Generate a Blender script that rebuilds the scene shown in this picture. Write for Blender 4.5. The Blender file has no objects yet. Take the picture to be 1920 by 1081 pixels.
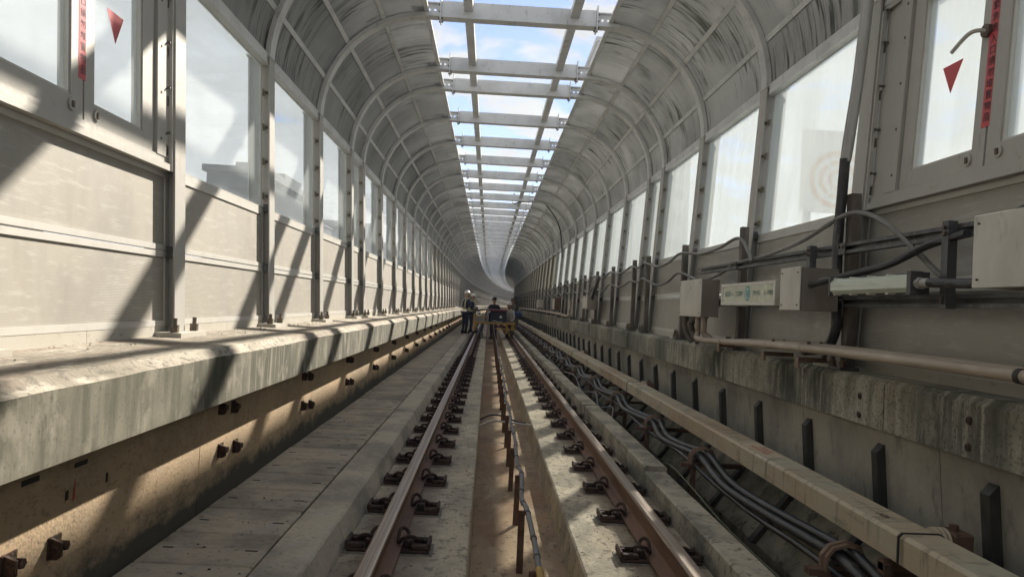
import bpy, math, random
from mathutils import Vector, Matrix
R = math.radians
random.seed(7)
SC = bpy.context.scene
COL = SC.collection
ZO = 11.5                    # height of the camera above the street under the viaduct
# ------------------------------------------------------------------ camera
cam = bpy.data.cameras.new('camera'); camo = bpy.data.objects.new('camera', cam); COL.objects.link(camo)
F, CX, CY = 1404.0, 960.0, 540.5
cam.sensor_width = 36.0; cam.lens = F / 1920 * 36.0; cam.clip_start = 0.05; cam.clip_end = 6000
def ray(px, py): return Vector(((px - CX) / F, -(py - CY) / F, -1.0))
_Y = ray(917, 570).normalized()
_a = R(3.0); _X = Vector((math.cos(_a), -math.sin(_a), 0)); _X = (_X - _Y * _X.dot(_Y)).normalized()
_Z = _X.cross(_Y)
CAMM = Matrix((_X, _Y, _Z))
camo.matrix_world = Matrix.Translation((0, 0, ZO)) @ CAMM.to_4x4()
SC.camera = camo
def at(px, py, **k):         # a point of the world (camera level = 0) behind a pixel, on a given plane
    r = CAMM @ ray(px, py)
    for n, i in (('x', 0), ('y', 1), ('z', 2)):
        if n in k: return r * (k[n] / r[i])
# ------------------------------------------------------------------ light
SUNV = Vector((1.0, 1.93, 1.55)).normalized()
w = bpy.data.worlds.new('World'); SC.world = w; w.use_nodes = True
def build_world():
    nt = w.node_tree; n = nt.nodes; l = nt.links; n.clear()
    out = n.new('ShaderNodeOutputWorld'); bg = n.new('ShaderNodeBackground'); bg.inputs[1].default_value = 0.05
    sky = n.new('ShaderNodeTexSky'); sky.sky_type = 'NISHITA'; sky.sun_disc = False
    sky.sun_elevation = math.asin(SUNV.z); sky.sun_rotation = math.atan2(SUNV.x, SUNV.y)
    sky.air_density = 1.0; sky.dust_density = 0.15; sky.ozone_density = 1.6
    geo = n.new('ShaderNodeNewGeometry'); sep = n.new('ShaderNodeSeparateXYZ')
    tc = n.new('ShaderNodeTexCoord'); l.new(tc.outputs['Generated'], sep.inputs[0])
    def m(op, a, b=None, clamp=False):
        x = n.new('ShaderNodeMath'); x.operation = op; x.use_clamp = clamp
        for i, v in enumerate((a, b)):
            if v is None: continue
            if isinstance(v, (int, float)): x.inputs[i].default_value = v
            else: l.new(v, x.inputs[i])
        return x.outputs[0]
    X, Y, Z = sep.outputs
    den = m('ADD', m('MAXIMUM', Z, 0.0), 0.12)
    cx = m('DIVIDE', X, den); cy = m('DIVIDE', Y, den)
    cmb = n.new('ShaderNodeCombineXYZ'); l.new(cx, cmb.inputs[0]); l.new(cy, cmb.inputs[1])
    no = n.new('ShaderNodeTexNoise'); no.inputs['Scale'].default_value = 3.0; no.inputs['Detail'].default_value = 9
    no.inputs['Roughness'].default_value = .58; no.inputs['Distortion'].default_value = .35; l.new(cmb.outputs[0], no.inputs['Vector'])
    no2 = n.new('ShaderNodeTexNoise'); no2.inputs['Scale'].default_value = 1.1; no2.inputs['Detail'].default_value = 6
    l.new(cmb.outputs[0], no2.inputs['Vector'])
    left = m('ADD', m('MULTIPLY', m('ABSOLUTE', X), 0.30), m('MULTIPLY', m('MAXIMUM', m('MULTIPLY', X, -1.0), 0.0), 0.45))             # thicker cloud to either side of the line
    cov = m('ADD', no.outputs['Fac'], left)
    low = m('MULTIPLY', m('SUBTRACT', 0.22, Z, True), 0.75)
    cov = m('ADD', cov, low)
    mask = n.new('ShaderNodeMapRange'); mask.inputs[1].default_value = .50; mask.inputs[2].default_value = .60
    l.new(cov, mask.inputs[0])
    sh = n.new('ShaderNodeMapRange'); sh.inputs[1].default_value = .3; sh.inputs[2].default_value = .7
    sh.inputs[3].default_value = 1.8; sh.inputs[4].default_value = 3.5; l.new(no2.outputs['Fac'], sh.inputs[0])
    cc = n.new('ShaderNodeMix'); cc.data_type = 'RGBA'
    cl = n.new('ShaderNodeVectorMath'); cl.operation = 'SCALE'; cl.inputs[0].default_value = (.93, .97, 1.0); l.new(sh.outputs[0], cl.inputs['Scale'])
    tn = n.new('ShaderNodeVectorMath'); tn.operation = 'MULTIPLY'; tn.inputs[1].default_value = (.40, .43, .56); l.new(sky.outputs[0], tn.inputs[0])
    l.new(mask.outputs[0], cc.inputs[0]); l.new(tn.outputs[0], cc.inputs[6]); l.new(cl.outputs[0], cc.inputs[7])
    l.new(cc.outputs[2], bg.inputs[0]); l.new(bg.outputs[0], out.inputs[0])
build_world()
sl = bpy.data.lights.new('sun', 'SUN'); sl.energy = 2.0; sl.angle = R(.9); sl.color = (1, .91, .78)
so = bpy.data.objects.new('sun', sl); COL.objects.link(so); so.location = (30, 60, 60)
so.rotation_euler = SUNV.to_track_quat('Z', 'Y').to_euler()
SC.view_settings.view_transform = 'Standard'; SC.view_settings.look = 'None'; SC.view_settings.gamma = 1
SC.view_settings.exposure = 2.65
SC.cycles.max_bounces = 9; SC.cycles.diffuse_bounces = 7; SC.cycles.glossy_bounces = 3; SC.cycles.transparent_max_bounces = 12
SC.cycles.transmission_bounces = 4
SC.cycles.sample_clamp_indirect = 6; SC.cycles.caustics_reflective = False; SC.cycles.caustics_refractive = False
SC.cycles.use_denoising = True
# ------------------------------------------------------------------ materials
M = {}
def mat(name, col, rough=.7, metal=0, layers=(), bump=None, stripes=None, spec=.5, coord='pos', vary=0):
    """layers: (colour, (sx,sy,sz), lo, hi, amount[, detail]) noise-masked over the base, in order"""
    m = bpy.data.materials.new(name); m.use_nodes = True; nt = m.node_tree; n = nt.nodes; l = nt.links
    b = n['Principled BSDF']; b.inputs['Roughness'].default_value = rough; b.inputs['Metallic'].default_value = metal
    b.inputs['Specular IOR Level'].default_value = spec
    if coord == 'pos': src = n.new('ShaderNodeNewGeometry').outputs['Position']
    else: src = n.new('ShaderNodeTexCoord').outputs['Object']
    cur = None; base = (*col, 1)
    for i, ly in enumerate(layers):
        c, sc, lo, hi, amt = ly[:5]; det = ly[5] if len(ly) > 5 else 6
        mp = n.new('ShaderNodeVectorMath'); mp.operation = 'MULTIPLY'; mp.inputs[1].default_value = sc; l.new(src, mp.inputs[0])
        ad = n.new('ShaderNodeVectorMath'); ad.inputs[1].default_value = (3.7 * i, 1.3 * i, 9.1 * i); l.new(mp.outputs[0], ad.inputs[0])
        no = n.new('ShaderNodeTexNoise'); no.inputs['Scale'].default_value = 1; no.inputs['Detail'].default_value = det
        no.inputs['Roughness'].default_value = .62; l.new(ad.outputs[0], no.inputs['Vector'])
        mr = n.new('ShaderNodeMapRange'); mr.inputs[1].default_value = lo; mr.inputs[2].default_value = hi; mr.inputs[4].default_value = amt
        l.new(no.outputs['Fac'], mr.inputs[0]); mr.inputs[1].default_value = .5 + (lo - .5) * .8 - .012; mr.inputs[2].default_value = .5 + (hi - .5) * .8 - .012
        fac = mr.outputs[0]
        if len(ly) > 6:                                   # patches in which this layer shows at all
            m2 = n.new('ShaderNodeVectorMath'); m2.operation = 'MULTIPLY_ADD'; m2.inputs[1].default_value = ly[6]; m2.inputs[2].default_value = (5.1 + i, 2.2, 7.7); l.new(src, m2.inputs[0])
            n2 = n.new('ShaderNodeTexNoise'); n2.inputs['Scale'].default_value = 1; n2.inputs['Detail'].default_value = 4; l.new(m2.outputs[0], n2.inputs['Vector'])
            r2 = n.new('ShaderNodeMapRange'); r2.inputs[1].default_value = .47; r2.inputs[2].default_value = .6; l.new(n2.outputs['Fac'], r2.inputs[0])
            q = n.new('ShaderNodeMath'); q.operation = 'MULTIPLY'; l.new(fac, q.inputs[0]); l.new(r2.outputs[0], q.inputs[1]); fac = q.outputs[0]
        mx = n.new('ShaderNodeMix'); mx.data_type = 'RGBA'; l.new(fac, mx.inputs[0])
        if cur is None: mx.inputs[6].default_value = base
        else: l.new(cur, mx.inputs[6])
        mx.inputs[7].default_value = (*c, 1); cur = mx.outputs[2]
    if stripes:                                   # (period in z, dark colour, amount)
        per, sc_, amt = stripes
        sp = n.new('ShaderNodeSeparateXYZ'); l.new(src, sp.inputs[0])
        mm = n.new('ShaderNodeMath'); mm.operation = 'MULTIPLY'; mm.inputs[1].default_value = 2 * math.pi / per; l.new(sp.outputs[2], mm.inputs[0])
        sn = n.new('ShaderNodeMath'); sn.operation = 'SINE'; l.new(mm.outputs[0], sn.inputs[0])
        mr = n.new('ShaderNodeMapRange'); mr.inputs[1].default_value = -.2; mr.inputs[2].default_value = .9; mr.inputs[4].default_value = amt
        l.new(sn.outputs[0], mr.inputs[0])
        mx = n.new('ShaderNodeMix'); mx.data_type = 'RGBA'; l.new(mr.outputs[0], mx.inputs[0])
        if cur is None: mx.inputs[6].default_value = base
        else: l.new(cur, mx.inputs[6])
        mx.inputs[7].default_value = (*sc_, 1); cur = mx.outputs[2]
    if vary and cur is not None:
        oi = n.new('ShaderNodeObjectInfo'); vr = n.new('ShaderNodeMapRange'); vr.inputs[3].default_value = 1 - vary; vr.inputs[4].default_value = 1 + vary * .6; l.new(oi.outputs['Random'], vr.inputs[0])
        vs = n.new('ShaderNodeVectorMath'); vs.operation = 'SCALE'; l.new(cur, vs.inputs[0]); l.new(vr.outputs[0], vs.inputs['Scale']); cur = vs.outputs[0]
    if cur is None: b.inputs['Base Color'].default_value = base
    else: l.new(cur, b.inputs['Base Color'])
    if bump:
        sc, st = bump[:2]
        sc = sc if isinstance(sc, tuple) else (sc,) * 3
        mp = n.new('ShaderNodeVectorMath'); mp.operation = 'MULTIPLY'; mp.inputs[1].default_value = sc; l.new(src, mp.inputs[0])
        no = n.new('ShaderNodeTexNoise'); no.inputs['Scale'].default_value = 1; no.inputs['Detail'].default_value = 8
        l.new(mp.outputs[0], no.inputs['Vector'])
        bp = n.new('ShaderNodeBump'); bp.inputs['Strength'].default_value = st; bp.inputs['Distance'].default_value = .02
        l.new(no.outputs['Fac'], bp.inputs['Height']); l.new(bp.outputs[0], b.inputs['Normal'])
    M[name] = m; return m
def clear_layer(m, amount, kind='transparent', tint=(1, 1, 1)):
    """mixes a see-through or translucent shader over the principled one"""
    nt = m.node_tree; n = nt.nodes; l = nt.links; b = n['Principled BSDF']; o = n['Material Output']
    t = n.new('ShaderNodeBsdfTransparent' if kind == 'transparent' else 'ShaderNodeBsdfTranslucent'); t.inputs[0].default_value = (*tint, 1)
    mx = n.new('ShaderNodeMixShader'); mx.inputs[0].default_value = amount
    src = o.inputs['Surface'].links[0].from_socket
    l.new(src, mx.inputs[1]); l.new(t.outputs[0], mx.inputs[2]); l.new(mx.outputs[0], o.inputs['Surface'])
    return mx
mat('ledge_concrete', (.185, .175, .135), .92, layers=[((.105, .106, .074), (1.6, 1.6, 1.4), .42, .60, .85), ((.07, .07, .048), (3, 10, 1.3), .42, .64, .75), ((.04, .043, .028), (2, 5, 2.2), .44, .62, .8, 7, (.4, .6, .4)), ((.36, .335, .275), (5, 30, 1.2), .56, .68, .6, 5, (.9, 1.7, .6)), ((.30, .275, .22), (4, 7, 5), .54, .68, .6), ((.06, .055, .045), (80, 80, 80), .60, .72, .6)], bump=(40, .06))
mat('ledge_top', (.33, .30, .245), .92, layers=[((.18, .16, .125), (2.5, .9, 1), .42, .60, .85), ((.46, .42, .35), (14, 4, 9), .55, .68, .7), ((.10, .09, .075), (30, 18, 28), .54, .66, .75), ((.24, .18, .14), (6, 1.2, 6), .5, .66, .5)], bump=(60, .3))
mat('ledge_right', (.42, .395, .33), .9, layers=[((.19, .19, .155), (1.1, 1.1, 1.2), .44, .58, .9), ((.10, .10, .08), (3, 13, 2), .44, .66, .6), ((.035, .037, .027), (3, 7, 2.2), .40, .56, .9, 8, (.9, .9, .4)), ((.52, .49, .42), (5, 26, 1.6), .54, .66, .7, 6, (.9, 1.3, .2)), ((.40, .32, .22), (.5, .9, .15), .58, .63, .25), ((.07, .07, .05), (60, 60, 60), .54, .68, .7)], bump=(50, .12))
def sand_wall():
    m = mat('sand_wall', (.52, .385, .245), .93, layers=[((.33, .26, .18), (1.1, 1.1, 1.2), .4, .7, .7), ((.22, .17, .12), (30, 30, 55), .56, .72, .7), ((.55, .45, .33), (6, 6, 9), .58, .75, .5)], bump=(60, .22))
    nt = m.node_tree; n = nt.nodes; l = nt.links; b = n['Principled BSDF']; cur = b.inputs['Base Color'].links[0].from_socket
    g = n.new('ShaderNodeNewGeometry'); sp = n.new('ShaderNodeSeparateXYZ'); l.new(g.outputs['Position'], sp.inputs[0])
    mp = n.new('ShaderNodeVectorMath'); mp.operation = 'MULTIPLY'; mp.inputs[1].default_value = (2.5, 2.5, 5); l.new(g.outputs['Position'], mp.inputs[0])
    no = n.new('ShaderNodeTexNoise'); no.inputs['Scale'].default_value = 1; no.inputs['Detail'].default_value = 10; no.inputs['Roughness'].default_value = .75
    l.new(mp.outputs[0], no.inputs['Vector'])
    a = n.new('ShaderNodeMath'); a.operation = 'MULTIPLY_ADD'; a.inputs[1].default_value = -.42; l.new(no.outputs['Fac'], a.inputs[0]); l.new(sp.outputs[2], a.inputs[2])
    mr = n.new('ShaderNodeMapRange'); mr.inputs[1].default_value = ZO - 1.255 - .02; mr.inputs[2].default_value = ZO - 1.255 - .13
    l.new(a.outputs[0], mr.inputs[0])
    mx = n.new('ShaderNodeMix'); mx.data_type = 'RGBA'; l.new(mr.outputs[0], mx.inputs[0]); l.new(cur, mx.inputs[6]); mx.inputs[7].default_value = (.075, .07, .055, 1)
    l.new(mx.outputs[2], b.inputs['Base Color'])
sand_wall()
mat('grey_wall', (.42, .39, .33), .9, layers=[((.14, .137, .122), (1, 1, .6), .42, .66, .7), ((.085, .085, .075), (13, 13, 6), .6, .75, .5), ((.27, .26, .23), (5, 5, 2), .6, .75, .4)], bump=(25, .3))
mat('slab_concrete', (.54, .465, .35), .88, vary=.16, layers=[((.30, .265, .21), (2.5, 2.5, 2), .45, .66, .85), ((.40, .38, .33), (7, 4, 6), .6, .74, .7), ((.08, .075, .065), (26, 26, 26), .6, .75, .5)], bump=(28, .45))
mat('kerb_concrete', (.56, .485, .365), .9, layers=[((.24, .22, .185), (2, 1.6, 3), .44, .66, .7), ((.50, .47, .40), (8, 5, 6), .6, .75, .5), ((.11, .10, .085), (30, 30, 30), .62, .76, .6)], bump=(30, .5))
mat('kerb_right', (.54, .48, .375), .9, layers=[((.17, .165, .14), (2.5, 2, 5), .42, .62, .8), ((.46, .44, .38), (20, 6, 8), .6, .74, .6), ((.09, .09, .075), (24, 24, 12), .58, .72, .7)], bump=(30, .6))
mat('plinth_concrete', (.56, .475, .345), .9, layers=[((.34, .30, .23), (2.6, 1.7, 2), .42, .62, .8), ((.66, .58, .44), (6, 3.6, 4), .55, .68, .6), ((.16, .135, .105), (18, 13, 18), .57, .70, .75), ((.10, .09, .07), (70, 50, 70), .6, .72, .6)], bump=(40, .4))
def brake_dust(name):
    # rusty dust lies on the concrete along both rails
    m = M[name]; nt = m.node_tree; n = nt.nodes; l = nt.links; b = n['Principled BSDF']; cur = b.inputs['Base Color'].links[0].from_socket
    g = n.new('ShaderNodeNewGeometry'); sp = n.new('ShaderNodeSeparateXYZ'); l.new(g.outputs['Position'], sp.inputs[0])
    no = n.new('ShaderNodeTexNoise'); no.inputs['Scale'].default_value = 7; no.inputs['Detail'].default_value = 8; l.new(g.outputs['Position'], no.inputs['Vector'])
    def mth(op, a, c):
        q = n.new('ShaderNodeMath'); q.operation = op
        for i, v in enumerate((a, c)):
            if v is None: continue
            if isinstance(v, (int, float)): q.inputs[i].default_value = v
            else: l.new(v, q.inputs[i])
        return q.outputs[0]
    d = mth('MINIMUM', mth('ABSOLUTE', mth('ADD', sp.outputs[0], .483), None), mth('ABSOLUTE', mth('ADD', sp.outputs[0], -1.022), None))
    v = mth('ADD', d, mth('MULTIPLY', no.outputs['Fac'], .30))
    mr = n.new('ShaderNodeMapRange'); mr.inputs[1].default_value = .44; mr.inputs[2].default_value = .22; mr.inputs[4].default_value = .62; l.new(v, mr.inputs[0])
    mx = n.new('ShaderNodeMix'); mx.data_type = 'RGBA'; l.new(mr.outputs[0], mx.inputs[0]); l.new(cur, mx.inputs[6]); mx.inputs[7].default_value = (.17, .115, .075, 1)
    l.new(mx.outputs[2], b.inputs['Base Color'])
brake_dust('plinth_concrete')
mat('trough_floor', (.42, .30, .185), .93, layers=[((.27, .185, .12), (2.2, 1.1, 2), .42, .60, .8), ((.52, .40, .27), (8, 3, 5), .56, .70, .6), ((.14, .10, .07), (26, 14, 26), .58, .70, .7), ((.33, .19, .10), (1.5, .7, 1.5), .52, .62, .5)], bump=(40, .3))
mat('trench_floor', (.11, .105, .088), .95, layers=[((.025, .03, .022), (4, 3, 4), .45, .6, .9), ((.15, .14, .12), (16, 10, 16), .58, .7, .7), ((.09, .11, .045), (3, 2, 3), .6, .72, .6)], bump=(14, 1.0))
mat('trench_slope', (.32, .29, .23), .92, layers=[((.12, .12, .095), (3, 3, 3), .42, .62, .8), ((.06, .065, .045), (10, 8, 10), .58, .7, .8)], bump=(20, .6))
mat('rail_rust', (.23, .135, .09), .72, .2, layers=[((.12, .07, .05), (6, 1.2, 6), .45, .68, .7), ((.23, .125, .08), (16, 3, 16), .58, .75, .5)], bump=(60, .25))
m = mat('milky_sheet', (.56, .545, .50), .5, layers=[((.46, .445, .40), (2, 5, .8), .45, .65, .7)], vary=.1); clear_layer(m, .45, 'translucent', (.62, .60, .54))
mat('rail_polish', (.60, .52, .47), .3, 1.0, layers=[((.36, .24, .17), (60, .5, 60), .45, .60, .7)])
mat('fastener_rust', (.075, .045, .034), .72, .3, layers=[((.035, .024, .02), (15, 15, 15), .45, .65, .8), ((.17, .09, .055), (30, 30, 30), .6, .75, .6)], bump=(70, .4))
mat('rubber_pad', (.25, .22, .18), .8, layers=[((.14, .12, .10), (20, 20, 20), .45, .65, .8)])
mat('post_paint', (.44, .43, .40), .55, .15, layers=[((.40, .39, .365), (3, 3, .7), .45, .7, .7), ((.30, .27, .235), (14, 14, 5), .63, .76, .6)], bump=(30, .08))
mat('rib_paint', (.66, .665, .66), .55, .1, layers=[((.48, .485, .485), (3, 3, 3), .45, .7, .7), ((.24, .23, .21), (16, 16, 8), .63, .76, .5)], bump=(30, .08))
mat('cream_plate', (.46, .44, .385), .6, layers=[((.42, .39, .33), (5, 3, 9), .45, .68, .7), ((.25, .22, .18), (20, 12, 30), .62, .76, .6)])
mat('panel_face', (.43, .405, .355), .6, .1, layers=[((.66, .64, .58), (3, 7, 42), .60, .70, .22, 6, (.8, .8, .8)), ((.30, .28, .24), (4, 4, .8), .55, .7, .4), ((.38, .37, .34), (2.2, 2.2, 1.5), .42, .68, .7), ((.56, .55, .51), (5, 5, 30), .56, .72, .6), ((.27, .26, .235), (.8, .8, .8), .58, .72, .5)], stripes=(.0085, (.24, .225, .20), .7), vary=.07)
mat('panel_frame', (.55, .54, .505), .5, .15, layers=[((.48, .465, .435), (6, 6, 6), .5, .7, .7)])
mat('dark_gap', (.05, .045, .06), .9)
mat('bracket_metal', (.47, .455, .42), .45, .4, layers=[((.33, .30, .26), (16, 16, 16), .5, .7, .7)])
mat('bolt_metal', (.16, .13, .10), .6, .4, layers=[((.08, .06, .05), (40, 40, 40), .45, .65, .8)])
mat('galvanised_dark', (.115, .12, .125), .5, .55, layers=[((.065, .065, .068), (6, 6, 3), .45, .66, .8), ((.21, .20, .19), (18, 18, 8), .6, .74, .6)])
mat('strut_brown', (.16, .14, .125), .6, .4, layers=[((.06, .052, .048), (6, 6, 3), .45, .66, .8), ((.2, .16, .13), (18, 18, 8), .6, .74, .5)])
mat('black_cable', (.035, .036, .04), .45, layers=[((.10, .10, .10), (12, 12, 12), .55, .72, .6)])
mat('grey_cable', (.17, .165, .16), .5, layers=[((.19, .185, .18), (12, 5, 12), .55, .72, .6)])
mat('power_cable', (.022, .023, .026), .38, layers=[((.09, .09, .09), (14, 5, 14), .56, .7, .6)])
mat('green_wire', (.16, .17, .10), .5)
mat('pipe_paint', (.44, .37, .30), .5, .1, layers=[((.33, .27, .215), (8, 2, 8), .45, .68, .7), ((.56, .5, .43), (14, 6, 14), .6, .75, .5)])
mat('pipe_grey', (.40, .39, .375), .45, .3, layers=[((.3, .29, .275), (8, 8, 2), .45, .68, .7)])
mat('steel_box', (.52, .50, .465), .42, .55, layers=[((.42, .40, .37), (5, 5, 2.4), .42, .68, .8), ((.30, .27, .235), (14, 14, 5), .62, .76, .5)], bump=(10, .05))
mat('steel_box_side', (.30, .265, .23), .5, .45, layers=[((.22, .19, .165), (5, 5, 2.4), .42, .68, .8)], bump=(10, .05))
mat('white_frame', (.66, .645, .60), .45, layers=[((.5, .48, .43), (9, 9, 9), .55, .72, .7)])
mat('sign_face', (.50, .53, .40), .25, layers=[((.38, .41, .31), (7, 7, 9), .45, .66, .7), ((.66, .68, .52), (4, 4, 6), .6, .72, .7)])
mat('sign_ink', (.13, .22, .20), .6)
mat('sign_teal', (.14, .33, .33), .5)
mat('sign_pale', (.50, .62, .62), .5)
mat('lamp_tube', (.60, .66, .58), .2, layers=[((.42, .48, .42), (9, 3, 30), .5, .7, .7)])
mat('cover_frp', (.50, .42, .305), .6, layers=[((.50, .48, .38), (3.5, 1.2, 5), .5, .64, .8), ((.40, .28, .19), (1.2, .5, 1.0), .54, .66, .7), ((.17, .14, .10), (5, 14, 1.5), .58, .70, .7), ((.2,.2,.14),(9,3,9),.6,.7,.6)], bump=(50, .15))
mat('steel_dark', (.05, .048, .046), .55, .5)
mat('rust_bracket', (.16, .095, .065), .75, .3, layers=[((.09, .055, .042), (18, 18, 18), .45, .65, .8)])
mat('insulator', (.55, .46, .36), .4)
mat('saddle_brown', (.20, .135, .095), .55)
mat('sticker_cream', (.66, .56, .43), .5, layers=[((.70, .47, .32), (14, 14, 14), .5, .66, .7)])
mat('red_ink', (.52, .10, .06), .6)
mat('sticker_red', (.60, .075, .085), .45, layers=[((.42, .07, .08), (5, 5, 5), .5, .7, .6)])
mat('black_ink', (.05, .035, .05), .6)
mat('pilaster_dark', (.045, .046, .045), .6, .3, layers=[((.09, .085, .075), (9, 9, 4), .5, .7, .7)])
mat('joint_dark', (.05, .045, .04), .95)
mat('hole_stain_black', (.03, .028, .024), .8)
mat('yellow_paint', (.50, .30, .04), .5, layers=[((.38, .22, .05), (9, 9, 9), .5, .68, .6)])
mat('machine_navy', (.022, .024, .04), .5)
mat('machine_maroon', (.13, .03, .045), .5)
mat('machine_grey', (.28, .28, .27), .5)
mat('helmet_white', (.78, .77, .72), .3)
mat('navy_cloth', (.028, .036, .07), .85, layers=[((.05, .06, .10), (14, 14, 14), .45, .65, .7)])
mat('black_cloth', (.014, .014, .016), .85)
mat('blue_cloth', (.03, .07, .20), .8)
mat('grey_cloth', (.13, .12, .115), .85)
mat('white_cloth', (.60, .59, .56), .85)
mat('vest_band', (.60, .60, .42), .4)
mat('skin', (.40, .24, .17), .6)
mat('boot', (.02, .018, .016), .6)
mat('hair', (.012, .01, .009), .6)
mat('building_dark', (.10, .115, .125), .8, layers=[((.07, .08, .09), (.2, .2, .2), .45, .65, .7)])
mat('building_window', (.04, .05, .06), .2)
mat('building_pale', (.42, .43, .43), .8, layers=[((.33, .34, .34), (.1, .1, .1), .45, .65, .7)])
mat('canopy_white', (.62, .62, .59), .6, layers=[((.52, .515, .48), (.6, .6, .6), .45, .65, .6)])
mat('street', (.09, .09, .088), .9, layers=[((.14, .14, .13), (.02, .02, .02), .5, .6, .9), ((.06, .09, .04), (.008, .008, .008), .56, .6, .9)])
mat('emblem_orange', (.62, .20, .06), .5)
mat('emblem_white', (.7, .7, .68), .5)
# roof panels: weathered translucent sheets with dirt streaks that run down the curve
m = mat('roof_panel', (.385, .39, .385), .5, layers=[((.32, .325, .32), (1.4, 1.4, 1.4), .42, .62, .8), ((.16, .165, .155), (1.0, 34, 1.0), .46, .64, .6, 7, (.8, .9, .8)), ((.045, .055, .04), (1.6, 15, 1.6), .52, .66, .75, 8, (1.3, 1.1, 1.3)), ((.29, .295, .29), (.9, 44, .9), .55, .7, .3)], vary=.12)
def roof_translucent(m):
    nt = m.node_tree; n = nt.nodes; l = nt.links; b = n['Principled BSDF']; o = n['Material Output']
    col = b.inputs['Base Color'].links[0].from_socket
    t = n.new('ShaderNodeBsdfTranslucent'); l.new(col, t.inputs[0])
    mx = n.new('ShaderNodeMixShader'); mx.inputs[0].default_value = .60
    l.new(b.outputs[0], mx.inputs[1]); l.new(t.outputs[0], mx.inputs[2]); l.new(mx.outputs[0], o.inputs['Surface'])
roof_translucent(m)
m = mat('glass_clear', (.75, .8, .82), .05, layers=[((.5, .52, .5), (3, 3, 1), .5, .7, .5)]); clear_layer(m, .22, 'translucent', (.8, .85, .88)); clear_layer(m, .74, 'transparent', (.95, .97, .97))
def hazy():
    m = mat('glass_hazy', (.72, .75, .74), .12, layers=[((.60, .64, .64), (4, 4, .8), .42, .68, .8)])
    mx1 = clear_layer(m, .55, 'translucent', (.80, .84, .83)); mx = clear_layer(m, .5, 'transparent', (.93, .96, .97))
    nt = m.node_tree; n = nt.nodes; l = nt.links
    g = n.new('ShaderNodeNewGeometry'); mp = n.new('ShaderNodeVectorMath'); mp.operation = 'MULTIPLY'; mp.inputs[1].default_value = (5, 5, .9); l.new(g.outputs['Position'], mp.inputs[0])
    no = n.new('ShaderNodeTexNoise'); no.inputs['Scale'].default_value = 1; no.inputs['Detail'].default_value = 8; l.new(mp.outputs[0], no.inputs['Vector'])
    mr = n.new('ShaderNodeMapRange'); mr.inputs[1].default_value = .35; mr.inputs[2].default_value = .7; mr.inputs[3].default_value = .62; mr.inputs[4].default_value = .44
    l.new(no.outputs['Fac'], mr.inputs[0]); l.new(mr.outputs[0], mx.inputs[0])
hazy()
# ------------------------------------------------------------------ track path: straight, then a long bend to the right
S0, RAD = 52.0, 1390.0
def path(s):
    if s <= S0: return 0.0, s, 0.0
    u = (s - S0) / RAD
    return RAD * (1 - math.cos(u)), S0 + RAD * math.sin(u), u
def wp(x, s, z):
    px, py, u = path(s)
    return (px + x * math.cos(u), py - x * math.sin(u), z + ZO)
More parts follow.
